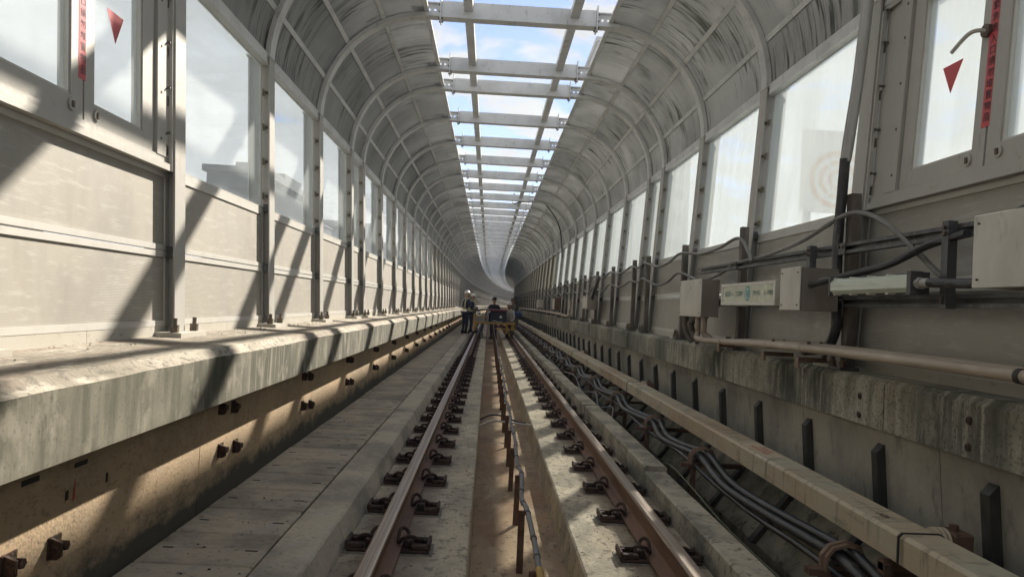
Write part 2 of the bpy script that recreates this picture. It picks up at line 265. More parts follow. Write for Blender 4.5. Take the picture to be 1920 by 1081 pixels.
# ------------------------------------------------------------------ mesh building
class MB:
    def __init__(s): s.v = []; s.f = []; s.m = []; s.cur = 0; s.mats = []
    def use(s, name):
        if name not in s.mats: s.mats.append(name)
        s.cur = s.mats.index(name); return s
    def face(s, pts):
        b = len(s.v); s.v += [tuple(p) for p in pts]; s.f.append(tuple(range(b, b + len(pts)))); s.m.append(s.cur)
    def add(s, vs, fs):
        b = len(s.v); s.v += [tuple(p) for p in vs]
        for f in fs: s.f.append(tuple(b + i for i in f)); s.m.append(s.cur)
    def box(s, x0, x1, y0, y1, z0, z1, lean=None):
        c = [(x0, y0, z0), (x1, y0, z0), (x1, y1, z0), (x0, y1, z0), (x0, y0, z1), (x1, y0, z1), (x1, y1, z1), (x0, y1, z1)]
        if lean: c = [(x + lean(z), y, z) for x, y, z in c]
        s.add(c, [(0, 3, 2, 1), (4, 5, 6, 7), (0, 1, 5, 4), (1, 2, 6, 5), (2, 3, 7, 6), (3, 0, 4, 7)]); return s
    def cbox(s, x0, x1, y0, y1, z0, z1, c=.006):
        """box with its edges cut off"""
        import itertools
        vs = []; idx = {}
        def V(p):
            if p not in idx: idx[p] = len(vs); vs.append(p)
            return idx[p]
        X = (x0, x1); Y = (y0, y1); Z = (z0, z1); sg = (1, -1); fs = []
        def corner(i, j, k, ax):
            p = [X[i] + sg[i] * c, Y[j] + sg[j] * c, Z[k] + sg[k] * c]; q = (X[i], Y[j], Z[k]); p[ax] = q[ax]; return V(tuple(p))
        for ax in range(3):
            o = [a for a in range(3) if a != ax]
            for e in (0, 1):
                loop = []
                for a, b in ((0, 0), (1, 0), (1, 1), (0, 1)):
                    t = [0, 0, 0]; t[ax] = e; t[o[0]] = a; t[o[1]] = b; loop.append(corner(*t, ax))
                fs.append(tuple(loop))
        for ax in range(3):                        # edge strips, running along ax
            o = [a for a in range(3) if a != ax]
            for a in (0, 1):
                for b in (0, 1):
                    r = []
                    for e, fx in ((0, o[0]), (1, o[0]), (1, o[1]), (0, o[1])):
                        t = [0, 0, 0]; t[ax] = e; t[o[0]] = a; t[o[1]] = b; r.append(corner(*t, fx))
                    fs.append(tuple(r))
        for i in (0, 1):
            for j in (0, 1):
                for k in (0, 1): fs.append((corner(i, j, k, 0), corner(i, j, k, 1), corner(i, j, k, 2)))
        s.add(vs, fs); return s
    def prism(s, poly, y0, y1):
        n = len(poly); v = [(x, y0, z) for x, z in poly] + [(x, y1, z) for x, z in poly]
        s.add(v, [tuple(range(n))[::-1], tuple(range(n, 2 * n))] + [(i, (i + 1) % n, n + (i + 1) % n, n + i) for i in range(n)]); return s
    def ribbon(s, pts, d0, d1, y0, y1):
        """pts: (x, z, nx, nz); a solid strip between offsets d0 and d1 along the normals"""
        v = []
        for x, z, nx, nz in pts:
            v += [(x + nx * d0, y0, z + nz * d0), (x + nx * d0, y1, z + nz * d0), (x + nx * d1, y1, z + nz * d1), (x + nx * d1, y0, z + nz * d1)]
        f = [(0, 1, 2, 3)]
        for i in range(len(pts) - 1):
            a = 4 * i; b = a + 4
            for k in range(4): f.append((a + k, a + (k + 1) % 4, b + (k + 1) % 4, b + k))
        e = 4 * (len(pts) - 1); f.append((e + 3, e + 2, e + 1, e)); s.add(v, f); return s
    def tube(s, pts, r, n=8, caps=True, rings=None):
        P = [Vector(p) for p in pts]; v = []; f = []; up = Vector((0.13, .21, .97)).normalized(); prev = None
        for i, p in enumerate(P):
            d = (P[min(i + 1, len(P) - 1)] - P[max(i - 1, 0)]).normalized()
            a = d.cross(up)
            if a.length < .05: a = d.cross(Vector((1, 0, 0)))
            a.normalize(); b = d.cross(a)
            if prev is not None and a.dot(prev) < 0: a = -a; b = -b
            prev = a
            rr = r[i] if isinstance(r, (list, tuple)) else r
            for k in range(n):
                t = 2 * math.pi * k / n; v.append(p + a * math.cos(t) * rr + b * math.sin(t) * rr)
        for i in range(len(P) - 1):
            for k in range(n): f.append((i * n + k, i * n + (k + 1) % n, (i + 1) * n + (k + 1) % n, (i + 1) * n + k))
        if caps: f.append(tuple(range(n))[::-1]); f.append(tuple(range((len(P) - 1) * n, len(P) * n)))
        s.add(v, f); return s
    def cyl(s, p0, p1, r, n=12): return s.tube([p0, p1], r, n)
    def build(s, name, parent=None, org=(0, 0, 0), smooth=False, world=False):
        me = bpy.data.meshes.new(name)
        me.from_pydata([(x - org[0], y - org[1], z - org[2]) for x, y, z in s.v], [], s.f)
        for k in s.mats: me.materials.append(M[k])
        me.polygons.foreach_set('material_index', s.m)
        if smooth: me.polygons.foreach_set('use_smooth', [True] * len(s.f))
        me.update()
        import bmesh as _b
        bm = _b.new(); bm.from_mesh(me); _b.ops.recalc_face_normals(bm, faces=bm.faces); bm.to_mesh(me); bm.free()
        if smooth: me.set_sharp_from_angle(angle=R(40))
        o = bpy.data.objects.new(name, me); COL.objects.link(o)
        if parent: o.parent = parent
        if world: o.location = org
        return o
def spline(pts, n=6):
    P = [Vector(p) for p in pts]; out = []
    for i in range(len(P) - 1):
        p0 = P[max(i - 1, 0)]; p1 = P[i]; p2 = P[i + 1]; p3 = P[min(i + 2, len(P) - 1)]
        for k in range(n):
            t = k / n
            out.append(.5 * ((2 * p1) + (p2 - p0) * t + (2 * p0 - 5 * p1 + 4 * p2 - p3) * t * t + (3 * p1 - p0 - 3 * p2 + p3) * t ** 3))
    out.append(P[-1]); return out
def tag(o, label, cat=None, group=None, kind=None):
    if label: o['label'] = label
    if cat: o['category'] = cat
    if group: o['group'] = group
    if kind: o['kind'] = kind
    return o
def thing(name, label, cat, s=0, x=0, z=0, group=None):
    """an Empty at section point (x, z) of station s; children are built in section coordinates with org=(x, 0, z)"""
    o = bpy.data.objects.new(name, None); COL.objects.link(o); o.empty_display_size = .1
    place(o, s, x, z); return tag(o, label, cat, group)
def place(o, s, x, z):
    o.location = wp(x, s, z); o.rotation_euler = (0, 0, -path(s)[2])
def copy_tree(o, parent=None):
    c = o.copy(); COL.objects.link(c)
    if parent: c.parent = parent
    for ch in list(o.children): copy_tree(ch, c)
    return c
ORD = ['nearest', 'second', 'third', 'fourth', 'fifth', 'sixth', 'seventh', 'eighth', 'ninth', 'tenth', 'eleventh', 'twelfth', 'thirteenth', 'fourteenth', 'fifteenth', 'sixteenth', 'seventeenth', 'eighteenth', 'nineteenth', 'twentieth']
def sweep(poly, s0, s1, mb, closed=True, step=2.0):
    """polygon (x, z) swept along the track, world coordinates"""
    st = [s0]
    if s0 < S0: 
        if s1 > S0: st.append(S0)
    a = st[-1]
    if s1 > S0:
        n = max(1, int((s1 - a) / step + .5)); st += [a + (s1 - a) * (i + 1) / n for i in range(n)]
    else: st.append(s1)
    n = len(poly); v = [wp(x, t, z) for t in st for x, z in poly]; f = []
    for i in range(len(st) - 1):
        for k in range(n if closed else n - 1):
            f.append((i * n + k, i * n + (k + 1) % n, (i + 1) * n + (k + 1) % n, (i + 1) * n + k))
    if closed: f += [tuple(range(n))[::-1], tuple(range((len(st) - 1) * n, len(st) * n))]
    mb.add(v, f)
def wbuild(mb, name, parent=None, smooth=False): return mb.build(name, parent, smooth=smooth)
END = 216.0; BACK = -5.3
# ------------------------------------------------------------------ ground and track bed
g = MB().use('street'); g.face([(-2500, -800, 0), (2500, -800, 0), (2500, 4000, 0), (-2500, 4000, 0)]); tag(g.build('ground'), None, kind='structure')
d = MB().use('plinth_concrete'); sweep([(-2.6, -2.3), (2.8, -2.3), (2.8, -1.66), (-2.6, -1.66)], BACK, END, d, step=8); tag(d.build('viaduct_deck_ground'), None, kind='structure')
t_ = MB().use('trough_floor'); sweep([(-.06, -1.66), (.60, -1.66), (.60, -1.60), (-.06, -1.60)], BACK, END, t_, step=4); tag(t_.build('drain_trough_floor'), None, kind='structure')
t_ = MB().use('trench_floor'); sweep([(1.30, -1.66), (2.0, -1.66), (2.0, -1.56), (1.7, -1.59), (1.30, -1.57)], BACK, END, t_, step=4); tag(t_.build('cable_trench_floor'), None, kind='structure')
def plinth(poly, side):
    mb = MB().use('plinth_concrete'); s = BACK
    cuts = [3.45 + 6 * k for k in range(-1, 36)]
    for c in cuts + [END]:
        if c - .012 > s: sweep(poly, s, c - .006, mb)
        s = c + .006
    o = tag(mb.build('track_slab'), None, kind='structure')
plinth([(-.725, -1.66), (-.725, -1.38), (-.052, -1.38), (-.044, -1.388), (-.03, -1.66)], 'left')
plinth([(.55, -1.66), (.575, -1.392), (.585, -1.38), (1.29, -1.38), (1.29, -1.66)], 'right')
# ------------------------------------------------------------------ walkway kerb, cover slabs
def kerb_left():
    root = thing('walkway_kerb', 'pale concrete kerb between the left rail and the slab walkway', 'kerb', 0, 0, 0); root.location = (0, 0, 0)
    s = BACK; k = 0; rest = MB().use('kerb_concrete')
    cuts = [8.55 + 4.3 * i for i in range(-3, 48)] + [END]
    for c in cuts:
        c = min(c, END)
        if c <= s: continue
        mb = MB().use('kerb_concrete') if k < 16 else rest
        dz = random.uniform(-.004, .004)
        sweep([(-1.005, -1.60), (-1.005, -1.26 + dz), (-.997, -1.252 + dz), (-.79, -1.252 + dz), (-.778, -1.262 + dz), (-.727, -1.39), (-.727, -1.60)], s, c - .012, mb)
        if k < 16: wbuild(mb, 'kerb_block', root)
        s = c; k += 1
    wbuild(rest, 'kerb_blocks', root)['kind'] = 'stuff'
kerb_left()
def slab_proto():
    mb = MB().use('slab_concrete'); L = .46
    mb.cbox(-1.572, -1.021, .008, L - .008, -1.32, -1.255, .009)
    mb.use('hole_stain_black'); mb.box(-1.12, -1.06, .20, .215, -1.256, -1.2535); mb.box(-1.52, -1.47, .21, .225, -1.256, -1.2535)  # slot holes: their inner shade put on as flat black strips
    return mb
sp = slab_proto().build('walkway_cover', org=(-1.3, 0, -1.32))
GS = 'concrete cover slabs of the left walkway'
n_sl = int((140 - 1.2) / .46)
for k in range(n_sl):
    s = -3.4 + k * .46
    o = sp if k == 0 else sp.copy()
    if k: COL.objects.link(o)
    place(o, s, -1.3, -1.32 + random.uniform(-.004, .004)); o.rotation_euler.z += random.uniform(-.004, .004)
    tag(o, 'mottled grey concrete cover slab laid flat in the left walkway', 'paving slab', GS, 'thing')
mb = MB().use('slab_concrete'); sweep([(-1.6, -1.66), (-1.0, -1.66), (-1.0, -1.325), (-1.6, -1.325)], BACK, END, mb, step=6)
tag(mb.build('walkway_ground'), None, kind='structure')
mb = MB().use('slab_concrete'); sweep([(-1.575, -1.32), (-1.018, -1.32), (-1.018, -1.255), (-1.575, -1.255)], -3.4 + n_sl * .46, END, mb, step=6)
tag(mb.build('far_walkway_path'), None, kind='structure')
# right kerb blocks
def kerb_right():
    cuts = [-5.2, -2.2, .1, 2.85, 5.8, 8.75, 9.45, 11.6, 14.4]
    while cuts[-1] < END - 4: cuts.append(cuts[-1] + 2.95)
    k = 0
    for a, b in zip(cuts, cuts[1:]):
        mb = MB().use('kerb_right'); dz = random.uniform(-.012, .012); dx = random.uniform(-.01, .01)
        if a == 2.85: dz = -.022
        if a == 5.8: dz = .012
        x0, x1, zt = 1.267 + dx, 1.443 + dx, -1.2 + dz
        sweep([(x0, -1.64), (x0, zt - .012), (x0 + .014, zt), (x1 - .012, zt), (x1, zt - .01), (x1, -1.64)], a + .008, b - .008, mb)
        o = wbuild(mb, 'kerb_block'); 
        vis = [x for x in (2.85, 5.8, 8.75, 9.45, 11.6) if x == a]
        lab = {2.85: 'nearest long concrete block beside the right rail, lower than the next', 5.8: 'second concrete block beside the right rail, raised above the nearest one', 8.75: 'short concrete block beside the right rail, third from the camera', 9.45: 'fourth concrete block beside the right rail, by the rusty bracket arm', 11.6: 'fifth concrete block beside the right rail from the camera'}.get(a, 'weathered concrete block in the low kerb right of the track')
        tag(o, lab, 'kerb block', 'concrete blocks between right rail and cable trench')
kerb_right()
# ------------------------------------------------------------------ lower walls and ledges
def left_walls():
    root = thing('parapet_wall', 'sand coloured lower concrete wall under the left ledge, mouldy at its foot', 'wall'); root['kind'] = 'thing'; root.location = (0, 0, 0)
    mb = MB().use('sand_wall'); s = BACK
    cuts = [4.28 + 2.66 * k for k in range(-3, 80)]
    for c in cuts:
        c = min(c, END)
        if c > s: sweep([(-1.8, -1.5), (-1.8, -.55), (-1.58, -.55), (-1.58, -1.5)], s, c - .004, mb)
        s = c + .004
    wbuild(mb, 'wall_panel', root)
    mb = MB().use('joint_dark'); sweep([(-1.8, -1.5), (-1.8, -.56), (-1.6, -.56), (-1.6, -1.5)], BACK, END, mb); wbuild(mb, 'joint_backing', root)
    # dark patches, a red paint stain and slots
    mb = MB().use('hole_stain_black')
    for px, py, w_, h_ in ((57, 901, .10, .02), (152, 868, .09, .018), (125, 928, .018, .035), (200, 894, .014, .04), (480, 705, .0, .0)):
        if not w_: continue
        p = at(px, py, x=-1.579); mb.box(-1.582, -1.5765, p.y - w_ / 2, p.y + w_ / 2, p.z - h_ / 2, p.z + h_ / 2)
    mb.v = [(x, y, z + ZO) for x, y, z in mb.v]; wbuild(mb, 'wall_stain', root)
    mb = MB().use('red_ink'); p = at(139, 918, x=-1.579)
    mb.add([(-1.577, p.y - .01, p.z - .045 + ZO), (-1.577, p.y + .008, p.z - .03 + ZO), (-1.577, p.y + .004, p.z + .05 + ZO), (-1.577, p.y - .004, p.z + .02 + ZO)], [(0, 1, 2, 3)]); wbuild(mb, 'paint_stain', root)
    r2 = thing('concrete_ledge', 'stained concrete ledge carrying the left noise barrier, sunlit with post shadows', 'ledge'); r2.location = (0, 0, 0)
    random.seed(5)
    # rough arris: the chamfer wanders a little
    st = [BACK + .25 * i for i in range(int((52 - BACK) / .25) + 1)] + [52 + 3 * i for i in range(1, 55)]
    v = []; f = []
    prof = [(-2.5, -.604), (-1.40, -.604), (-1.40, -.352), (-1.458, -.311), (-1.95, -.300), (-2.5, -.300)]
    for t in st:
        a = math.sin(t * 2.1) * .003 + random.uniform(-.003, .003); b = math.sin(t * 1.3 + 1) * .004 + random.uniform(-.003, .003)
        for i, (x, z) in enumerate(prof):
            if i == 2: z += a; x += random.uniform(-.002, .002)
            if i == 3: x += b
            if i == 4: z += random.uniform(-.003, .003)
            v.append(wp(x, t, z))
    n = len(prof)
    mb = MB().use('ledge_concrete')
    for i in range(len(st) - 1):
        for k in range(n):
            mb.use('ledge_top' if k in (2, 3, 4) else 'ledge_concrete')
            q = [i * n + k, i * n + (k + 1) % n, (i + 1) * n + (k + 1) % n, (i + 1) * n + k]
            mb.f.append(tuple(q)); mb.m.append(mb.cur)
    mb.v = v
    wbuild(mb, 'ledge_body', r2)
    mb = MB().use('ledge_top')                 # mortar crumbs along the barrier foot
    for i in range(420):
        t = random.uniform(2.0, 17) if i < 300 else random.uniform(17, 34); x = -1.97 + random.random() ** 2 * .22; r = random.uniform(.003, .013)
        c = Vector((x, t, -.30)); a = random.random() * 6
        pts = [c + Vector((math.cos(a + k * 1.57) * r * random.uniform(.6, 1.4), math.sin(a + k * 1.57) * r * random.uniform(.6, 1.8), -.003)) for k in range(4)]
        b = len(mb.v); mb.v += [(p.x, p.y, p.z + ZO) for p in pts] + [(c.x, c.y, c.z + r * .7 + ZO)]
        for k in range(4): mb.f.append((b + k, b + (k + 1) % 4, b + 4)); mb.m.append(0)
    o = wbuild(mb, 'mortar_crumbs'); tag(o, 'crumbled mortar and grit along the foot of the left barrier', 'grit', kind='stuff')
left_walls()
def anchors():
    """plate and bolt pairs on the sand wall"""
    def proto(name):
        r = thing(name, '', 'wall anchor', 0, -1.58, -.98)
        b = MB().use('fastener_rust')
        for y in (0, .30):
            z = -.96 - .03 * (y > 0)
            pl = MB().use('fastener_rust'); pl.prism([(-1.585, z - .05), (-1.545, z - .05), (-1.53, z - .035), (-1.53, z + .03), (-1.585, z + .055)], y - .012, y + .004); pl.build('plate', r, (-1.58, 0, -.98))
            bk = MB().use('fastener_rust'); bk.box(-1.583, -1.572, y - .02, y + .07, z - .05, z + .05); bk.build('backing_plate', r, (-1.58, 0, -.98))
            nt = MB().use('fastener_rust'); nt.cyl((-1.58, y + .045, z), (-1.535, y + .045, z), .024, 6); nt.build('hex_bolt', r, (-1.58, 0, -.98))
        return r
    p = proto('wall_anchor'); G = 'rusty anchor plates with bolts along the left lower wall'
    for k in range(24):
        s = 2.58 + 2.0 * k
        if k: o = copy_tree(p)
        else: o = p
        place(o, s, -1.58, -.98); o.scale = (.95, .9, .8)
        tag(o, f'{ORD[k]} pair of rusty anchor plates and bolts low on the left sand wall' if k < 8 else 'small dark anchor pair low on the far left sand wall', 'wall anchor', G if k >= 8 else G)
    for k in range(10):
        o = copy_tree(p); s = 4.55 + 2.0 * k; place(o, s, -1.58, -.72); o.scale = (.9, .75, .75)
        tag(o, f'{ORD[k]} upper anchor pair just under the left ledge' if k < 5 else 'dark upper anchor pair under the far left ledge', 'wall anchor', 'upper anchors under the left ledge')
anchors()
def right_walls():
    root = thing('trench_wall', 'grey lower concrete wall behind the third rail with dark upright ribs', 'wall'); root['kind'] = 'thing'; root.location = (0, 0, 0)
    mb = MB().use('grey_wall'); s = BACK
    for c in [3.55 + 2.78 * k for k in range(-3, 78)]:
        c = min(c, END)
        if c > s: sweep([(2.6, -1.5), (2.6, -.5), (2.19, -.5), (2.235, -1.02), (2.235, -1.5)], s, c - .003, mb)
        s = c + .003
    wbuild(mb, 'wall_panel', root)
    mb = MB().use('trench_slope'); sweep([(2.232, -1.02), (1.86, -1.50), (1.86, -1.64), (2.3, -1.64), (2.3, -1.02)], BACK, END, mb); wbuild(mb, 'wall_foot', root)
    rest = MB().use('pilaster_dark')
    for k in range(-5, 225):
        s = 3.16 + .922 * k
        if s > END - 1: break
        mb = MB().use('pilaster_dark') if 0 <= k + 5 < 95 else rest
        w_ = .032
        # vertical leg with a bevelled top, then the leg down the battered foot
        for sec in ([(2.188, -1.02), (2.160, -.70), (2.198, -.655), (2.21, -.655), (2.24, -1.02)], [(2.188, -1.02), (1.822, -1.49), (1.86, -1.50), (2.24, -1.03)]):
            n = len(sec); v = [wp(x, s - w_, z) for x, z in sec] + [wp(x, s + w_, z) for x, z in sec]
            mb.add(v, [tuple(range(n))[::-1], tuple(range(n, 2 * n))] + [(i, (i + 1) % n, n + (i + 1) % n, n + i) for i in range(n)])
        if mb is not rest: wbuild(mb, 'upright_rib', root)
    o = wbuild(rest, 'upright_ribs', root); o['kind'] = 'stuff'
    r2 = thing('concrete_ledge', 'dark streaked concrete ledge carrying the right noise barrier and the tan pipes', 'ledge'); r2.location = (0, 0, 0)
    random.seed(9)
    cuts = [11.35, 24, 37, 50, 75, 100, 130, 160, 190, END]; s = BACK
    for ci, c in enumerate([3.95] + cuts):
        st = [s]; 
        while st[-1] < min(c, 52) - .3: st.append(st[-1] + .25)
        if c > 52:
            if st[-1] < 52 and s < 52: st.append(52.0)
            while st[-1] < c - 3: st.append(st[-1] + 3)
        st.append(c - .012)
        prof = [(2.7, -.564), (2.13, -.564), (2.13, -.322), (2.165, -.291), (2.7, -.29)]
        mb = MB().use('ledge_right'); n = len(prof)
        for t in st:
            e = random.uniform(-.001, .001); e2 = random.uniform(-.0012, .0012) + math.sin(t * 1.7) * .003
            for i, (x, z) in enumerate(prof):
                if i == 2: z += e2
                if i == 3: x += e
                if i == 1: z += random.uniform(-.0015, .001)
                mb.v.append(wp(x, t, z))
        for i in range(len(st) - 1):
            for k in range(n): mb.f.append((i * n + k, i * n + (k + 1) % n, (i + 1) * n + (k + 1) % n, (i + 1) * n + k)); mb.m.append(0)
        mb.f.append(tuple(range(n))); mb.m.append(0); mb.f.append(tuple(range((len(st) - 1) * n, len(st) * n))); mb.m.append(0)
        o = wbuild(mb, 'ledge_section', r2)
        s = c
    # cast-in sockets
    mb = MB().use('fastener_rust')
    for px, py in ((1818, 788), (1816, 838), (1613, 742), (1611, 777)):
        p = at(px, py, x=2.13); q = Vector((2.135, p.y, p.z + ZO)); mb.cyl(q, q + Vector((-.012, 0, 0)), .018, 10)
        mb.use('hole_stain_black'); mb.cyl(q + Vector((-.0125, 0, 0)), q + Vector((-.014, 0, 0)), .009, 8); mb.use('fastener_rust')  # dark bore of the socket drawn as a black disc
    wbuild(mb, 'cast_socket', r2)
right_walls()
# ------------------------------------------------------------------ rails
def rail_poly(x):
    z = -1.186; h = .036
    half = [(.0, z), (h - .010, z), (h - .002, z - .006), (h, z - .015), (h - .002, z - .036), (.011, z - .050), (.009, z - .085), (.011, z - .130), (.03, z - .148), (.075, z - .160), (.075, z - .170)]
    pts = [(x + a, b) for a, b in half] + [(x - a, b) for a, b in half[::-1] if a > 0]
    return pts
def rail(x, name, lab, name2):
    root = thing(name, lab, 'rail'); root.location = (0, 0, 0)
    mb = MB().use('rail_rust'); P = rail_poly(x); sweep(P, BACK, END, mb, step=2); wbuild(mb, 'rail_body', root)
    mb = MB().use('rail_polish'); sweep([(x - .027, -1.1855), (x - .0345, -1.1915), (x - .0355, -1.2), (x - .036, -1.2), (x - .0353, -1.1905), (x - .0272, -1.1845), (x + .0272, -1.1845), (x + .0353, -1.1905), (x + .0370, -1.202), (x + .0360, -1.202), (x + .0345, -1.1915), (x + .027, -1.1855)], BACK, END, mb, step=2); wbuild(mb, 'running_surface', root)
rail(-.483, 'rail', 'left running rail with rusty web and bright polished head', 0)
rail(1.022, 'rail', 'right running rail with rusty web, sun flecks on its head', 0)
def fastener_proto(far=False):
    r = thing('rail_fastener', '', 'rail fastener', 0, 0, -1.38); og = (0, 0, -1.38)
    if far:
        bpy.data.objects.remove(r)
        mb = MB().use('fastener_rust')
        mb.box(-.225, .225, -.085, .085, -1.38, -1.3565)
        for s in (-1, 1):
            mb.box(min(s * .085, s * .15), max(s * .085, s * .15), -.06, .06, -1.36, -1.305)
        return mb.build('rail_fastener', None, og)
    p = MB().use('rubber_pad'); p.cbox(-.245, .245, -.105, .105, -1.382, -1.374, .003); p.build('pad', r, og)
    b = MB().use('fastener_rust'); b.cbox(-.225, .225, -.088, .088, -1.375, -1.357, .006)
    for s in (-1, 1):
        for y in (-.055, .055): b.cyl((s * .20, y * .9, -1.36), (s * .20, y * .9, -1.335), .019, 6)
        x0, x1 = sorted((s * .085, s * .128)); b.cbox(x0, x1, -.040, .040, -1.358, -1.318, .006)
        x0, x1 = sorted((s * .128, s * .225)); b.cbox(x0, x1, -.083, -.055, -1.358, -1.330, .006); b.cbox(x0, x1, .055, .083, -1.358, -1.330, .006)
        x0, x1 = sorted((s * .212, s * .232)); b.cbox(x0, x1, -.083, .083, -1.362, -1.318, .008)
    b.build('base_plate', r, og)
    for s in (-1, 1):
        c = MB().use('fastener_rust')
        pts = [(.105, -.055, -1.325), (.105, .03, -1.318), (.098, .062, -1.300), (.075, .070, -1.283), (.052, .055, -1.290), (.05, .01, -1.322), (.060, -.03, -1.330), (.085, -.055, -1.300), (.12, -.062, -1.288), (.15, -.045, -1.300), (.155, -.01, -1.325)]
        c.tube([(s * x, y, z) for x, y, z in spline(pts, 4)], .0105, 7); c.build('spring_clip', r, og, smooth=True)
    return r
fp = fastener_proto(); ff = fastener_proto(True)
for x, side in ((-.483, 'left'), (1.022, 'right')):
    G = f'rail fasteners under the {side} rail'
    for k in range(150):
        s = -1.052 + .75 * k
        if s > 100: break
        near = s < 19
        src = fp if near else ff
        o = copy_tree(src); place(o, s, x, -1.38)
        vis = int((s - 3.4) / .75)
        lab = f'{ORD[vis]} rusty rail fastener from the camera under the {side} rail' if (3.4 < s < 14) else f'rusty spring clip fastener under the {side} rail'
        tag(o, lab, 'rail fastener', G)
for o in list(fp.children): bpy.data.objects.remove(o)
bpy.data.objects.remove(fp); bpy.data.objects.remove(ff)
# ------------------------------------------------------------------ hose on posts in the trough
for k in range(52):
    s = 2.55 + .985 * k
    r = MB().use('rust_bracket'); x = .27 + random.uniform(-.006, .006); h = random.uniform(-.01, .012); ln = random.uniform(-.012, .012)
    r.box(-.020, .020, -.004, .004, 0, .37 + h, lean=lambda z: ln * z); r.box(.012, .020, .004, .026, 0, .37 + h, lean=lambda z: ln * z)
    r.box(-.02, .045, -.01, .01, .355 + h, .368 + h)
    o = r.build('cable_post'); place(o, s, x, -1.60)
    tag(o, f'{ORD[k]} thin rusty steel post holding the cable between the rails' if k < 12 else 'thin rusty steel post far along the centre trough', 'cable post', 'thin posts in the trough between the rails')
    if k == 0: pts = []
    pts.append((x + .028, s, -1.225 + h * .5)); pts.append((x + .03 + random.uniform(-.012, .03), s + .49, -1.265 + random.uniform(-.012, .01)))
root = thing('signal_cable', 'dark cable looped along thin posts in the trough between the rails', 'cable'); root.location = (0, 0, 0)
sp_ = spline(pts, 7)
mb = MB().use('grey_cable'); mb.tube([wp(p.x, p.y, p.z) for p in sp_ if p.y > 3.52], .0155, 9); wbuild(mb, 'cable_sheath', root, True)
mb = MB().use('yellow_paint'); mb.tube([wp(p.x, p.y, p.z) for p in sp_ if 2.9 < p.y < 3.58], .019, 10); wbuild(mb, 'yellow_end_sleeve', root, True)
mb = MB().use('black_cable')
for i, p in enumerate(sp_):
    if i % 5 == 2 and p.y > 3.7 and p.y < 30 and i + 1 < len(sp_):
        q = sp_[i + 1]; dd = (q - p).normalized() * .02; a = p; b = p + dd; mb.tube([wp(*a), wp(*b)], .019, 9)
wbuild(mb, 'cable_tie', root, True)
for y_, (za, zb) in ((9.95, (-1.50, -1.53)), (8.95, (-1.42, -1.40))):
    mb = MB().use('black_cable' if y_ > 9.5 else 'bracket_metal')
    P = spline([(-.04, y_ - .05, za - .02), (.1, y_ + .05, za + .03), (.27, y_ + .08, za + .02), (.45, y_ - .03, zb), (.57, y_ - .08, zb)], 5)
    mb.tube([wp(*p) for p in P], .012, 7)
    tag(wbuild(mb, 'crossing_cable', None, True), 'thin black cable crossing the trough between the plinths' if y_ > 9.5 else 'pale conduit crossing the trough between the plinths', 'cable')
# ------------------------------------------------------------------ grit on the track bed
random.seed(21)
mb = MB().use('kerb_right')
for i in range(1500):
    t = 2.6 + random.random() ** 1.8 * 22; q = random.random()
    x, zb = ((random.uniform(-.70, -.06), -1.38) if q < .35 else (random.uniform(.60, 1.25), -1.38) if q < .7 else (random.uniform(.0, .54), -1.60) if q < .85 else (random.uniform(-1.57, -1.02), -1.255))
    mb.use(random.choice(('kerb_right', 'fastener_rust', 'trough_floor', 'ledge_top'))); r_ = random.uniform(.0025, .008) * (1 + t / 20)
    b = len(mb.v)
    for k in range(4): a = k * 1.57 + random.random(); mb.v.append((x + math.cos(a) * r_ * random.uniform(.6, 1.4), t + math.sin(a) * r_ * random.uniform(.6, 1.6), zb - .001 + ZO))
    mb.v.append((x, t, zb + r_ * .7 + ZO))
    for k in range(4): mb.f.append((b + k, b + (k + 1) % 4, b + 4)); mb.m.append(mb.cur)
tag(wbuild(mb, 'track_grit'), 'fine grit and rust flakes scattered over the track bed', 'grit', kind='stuff')
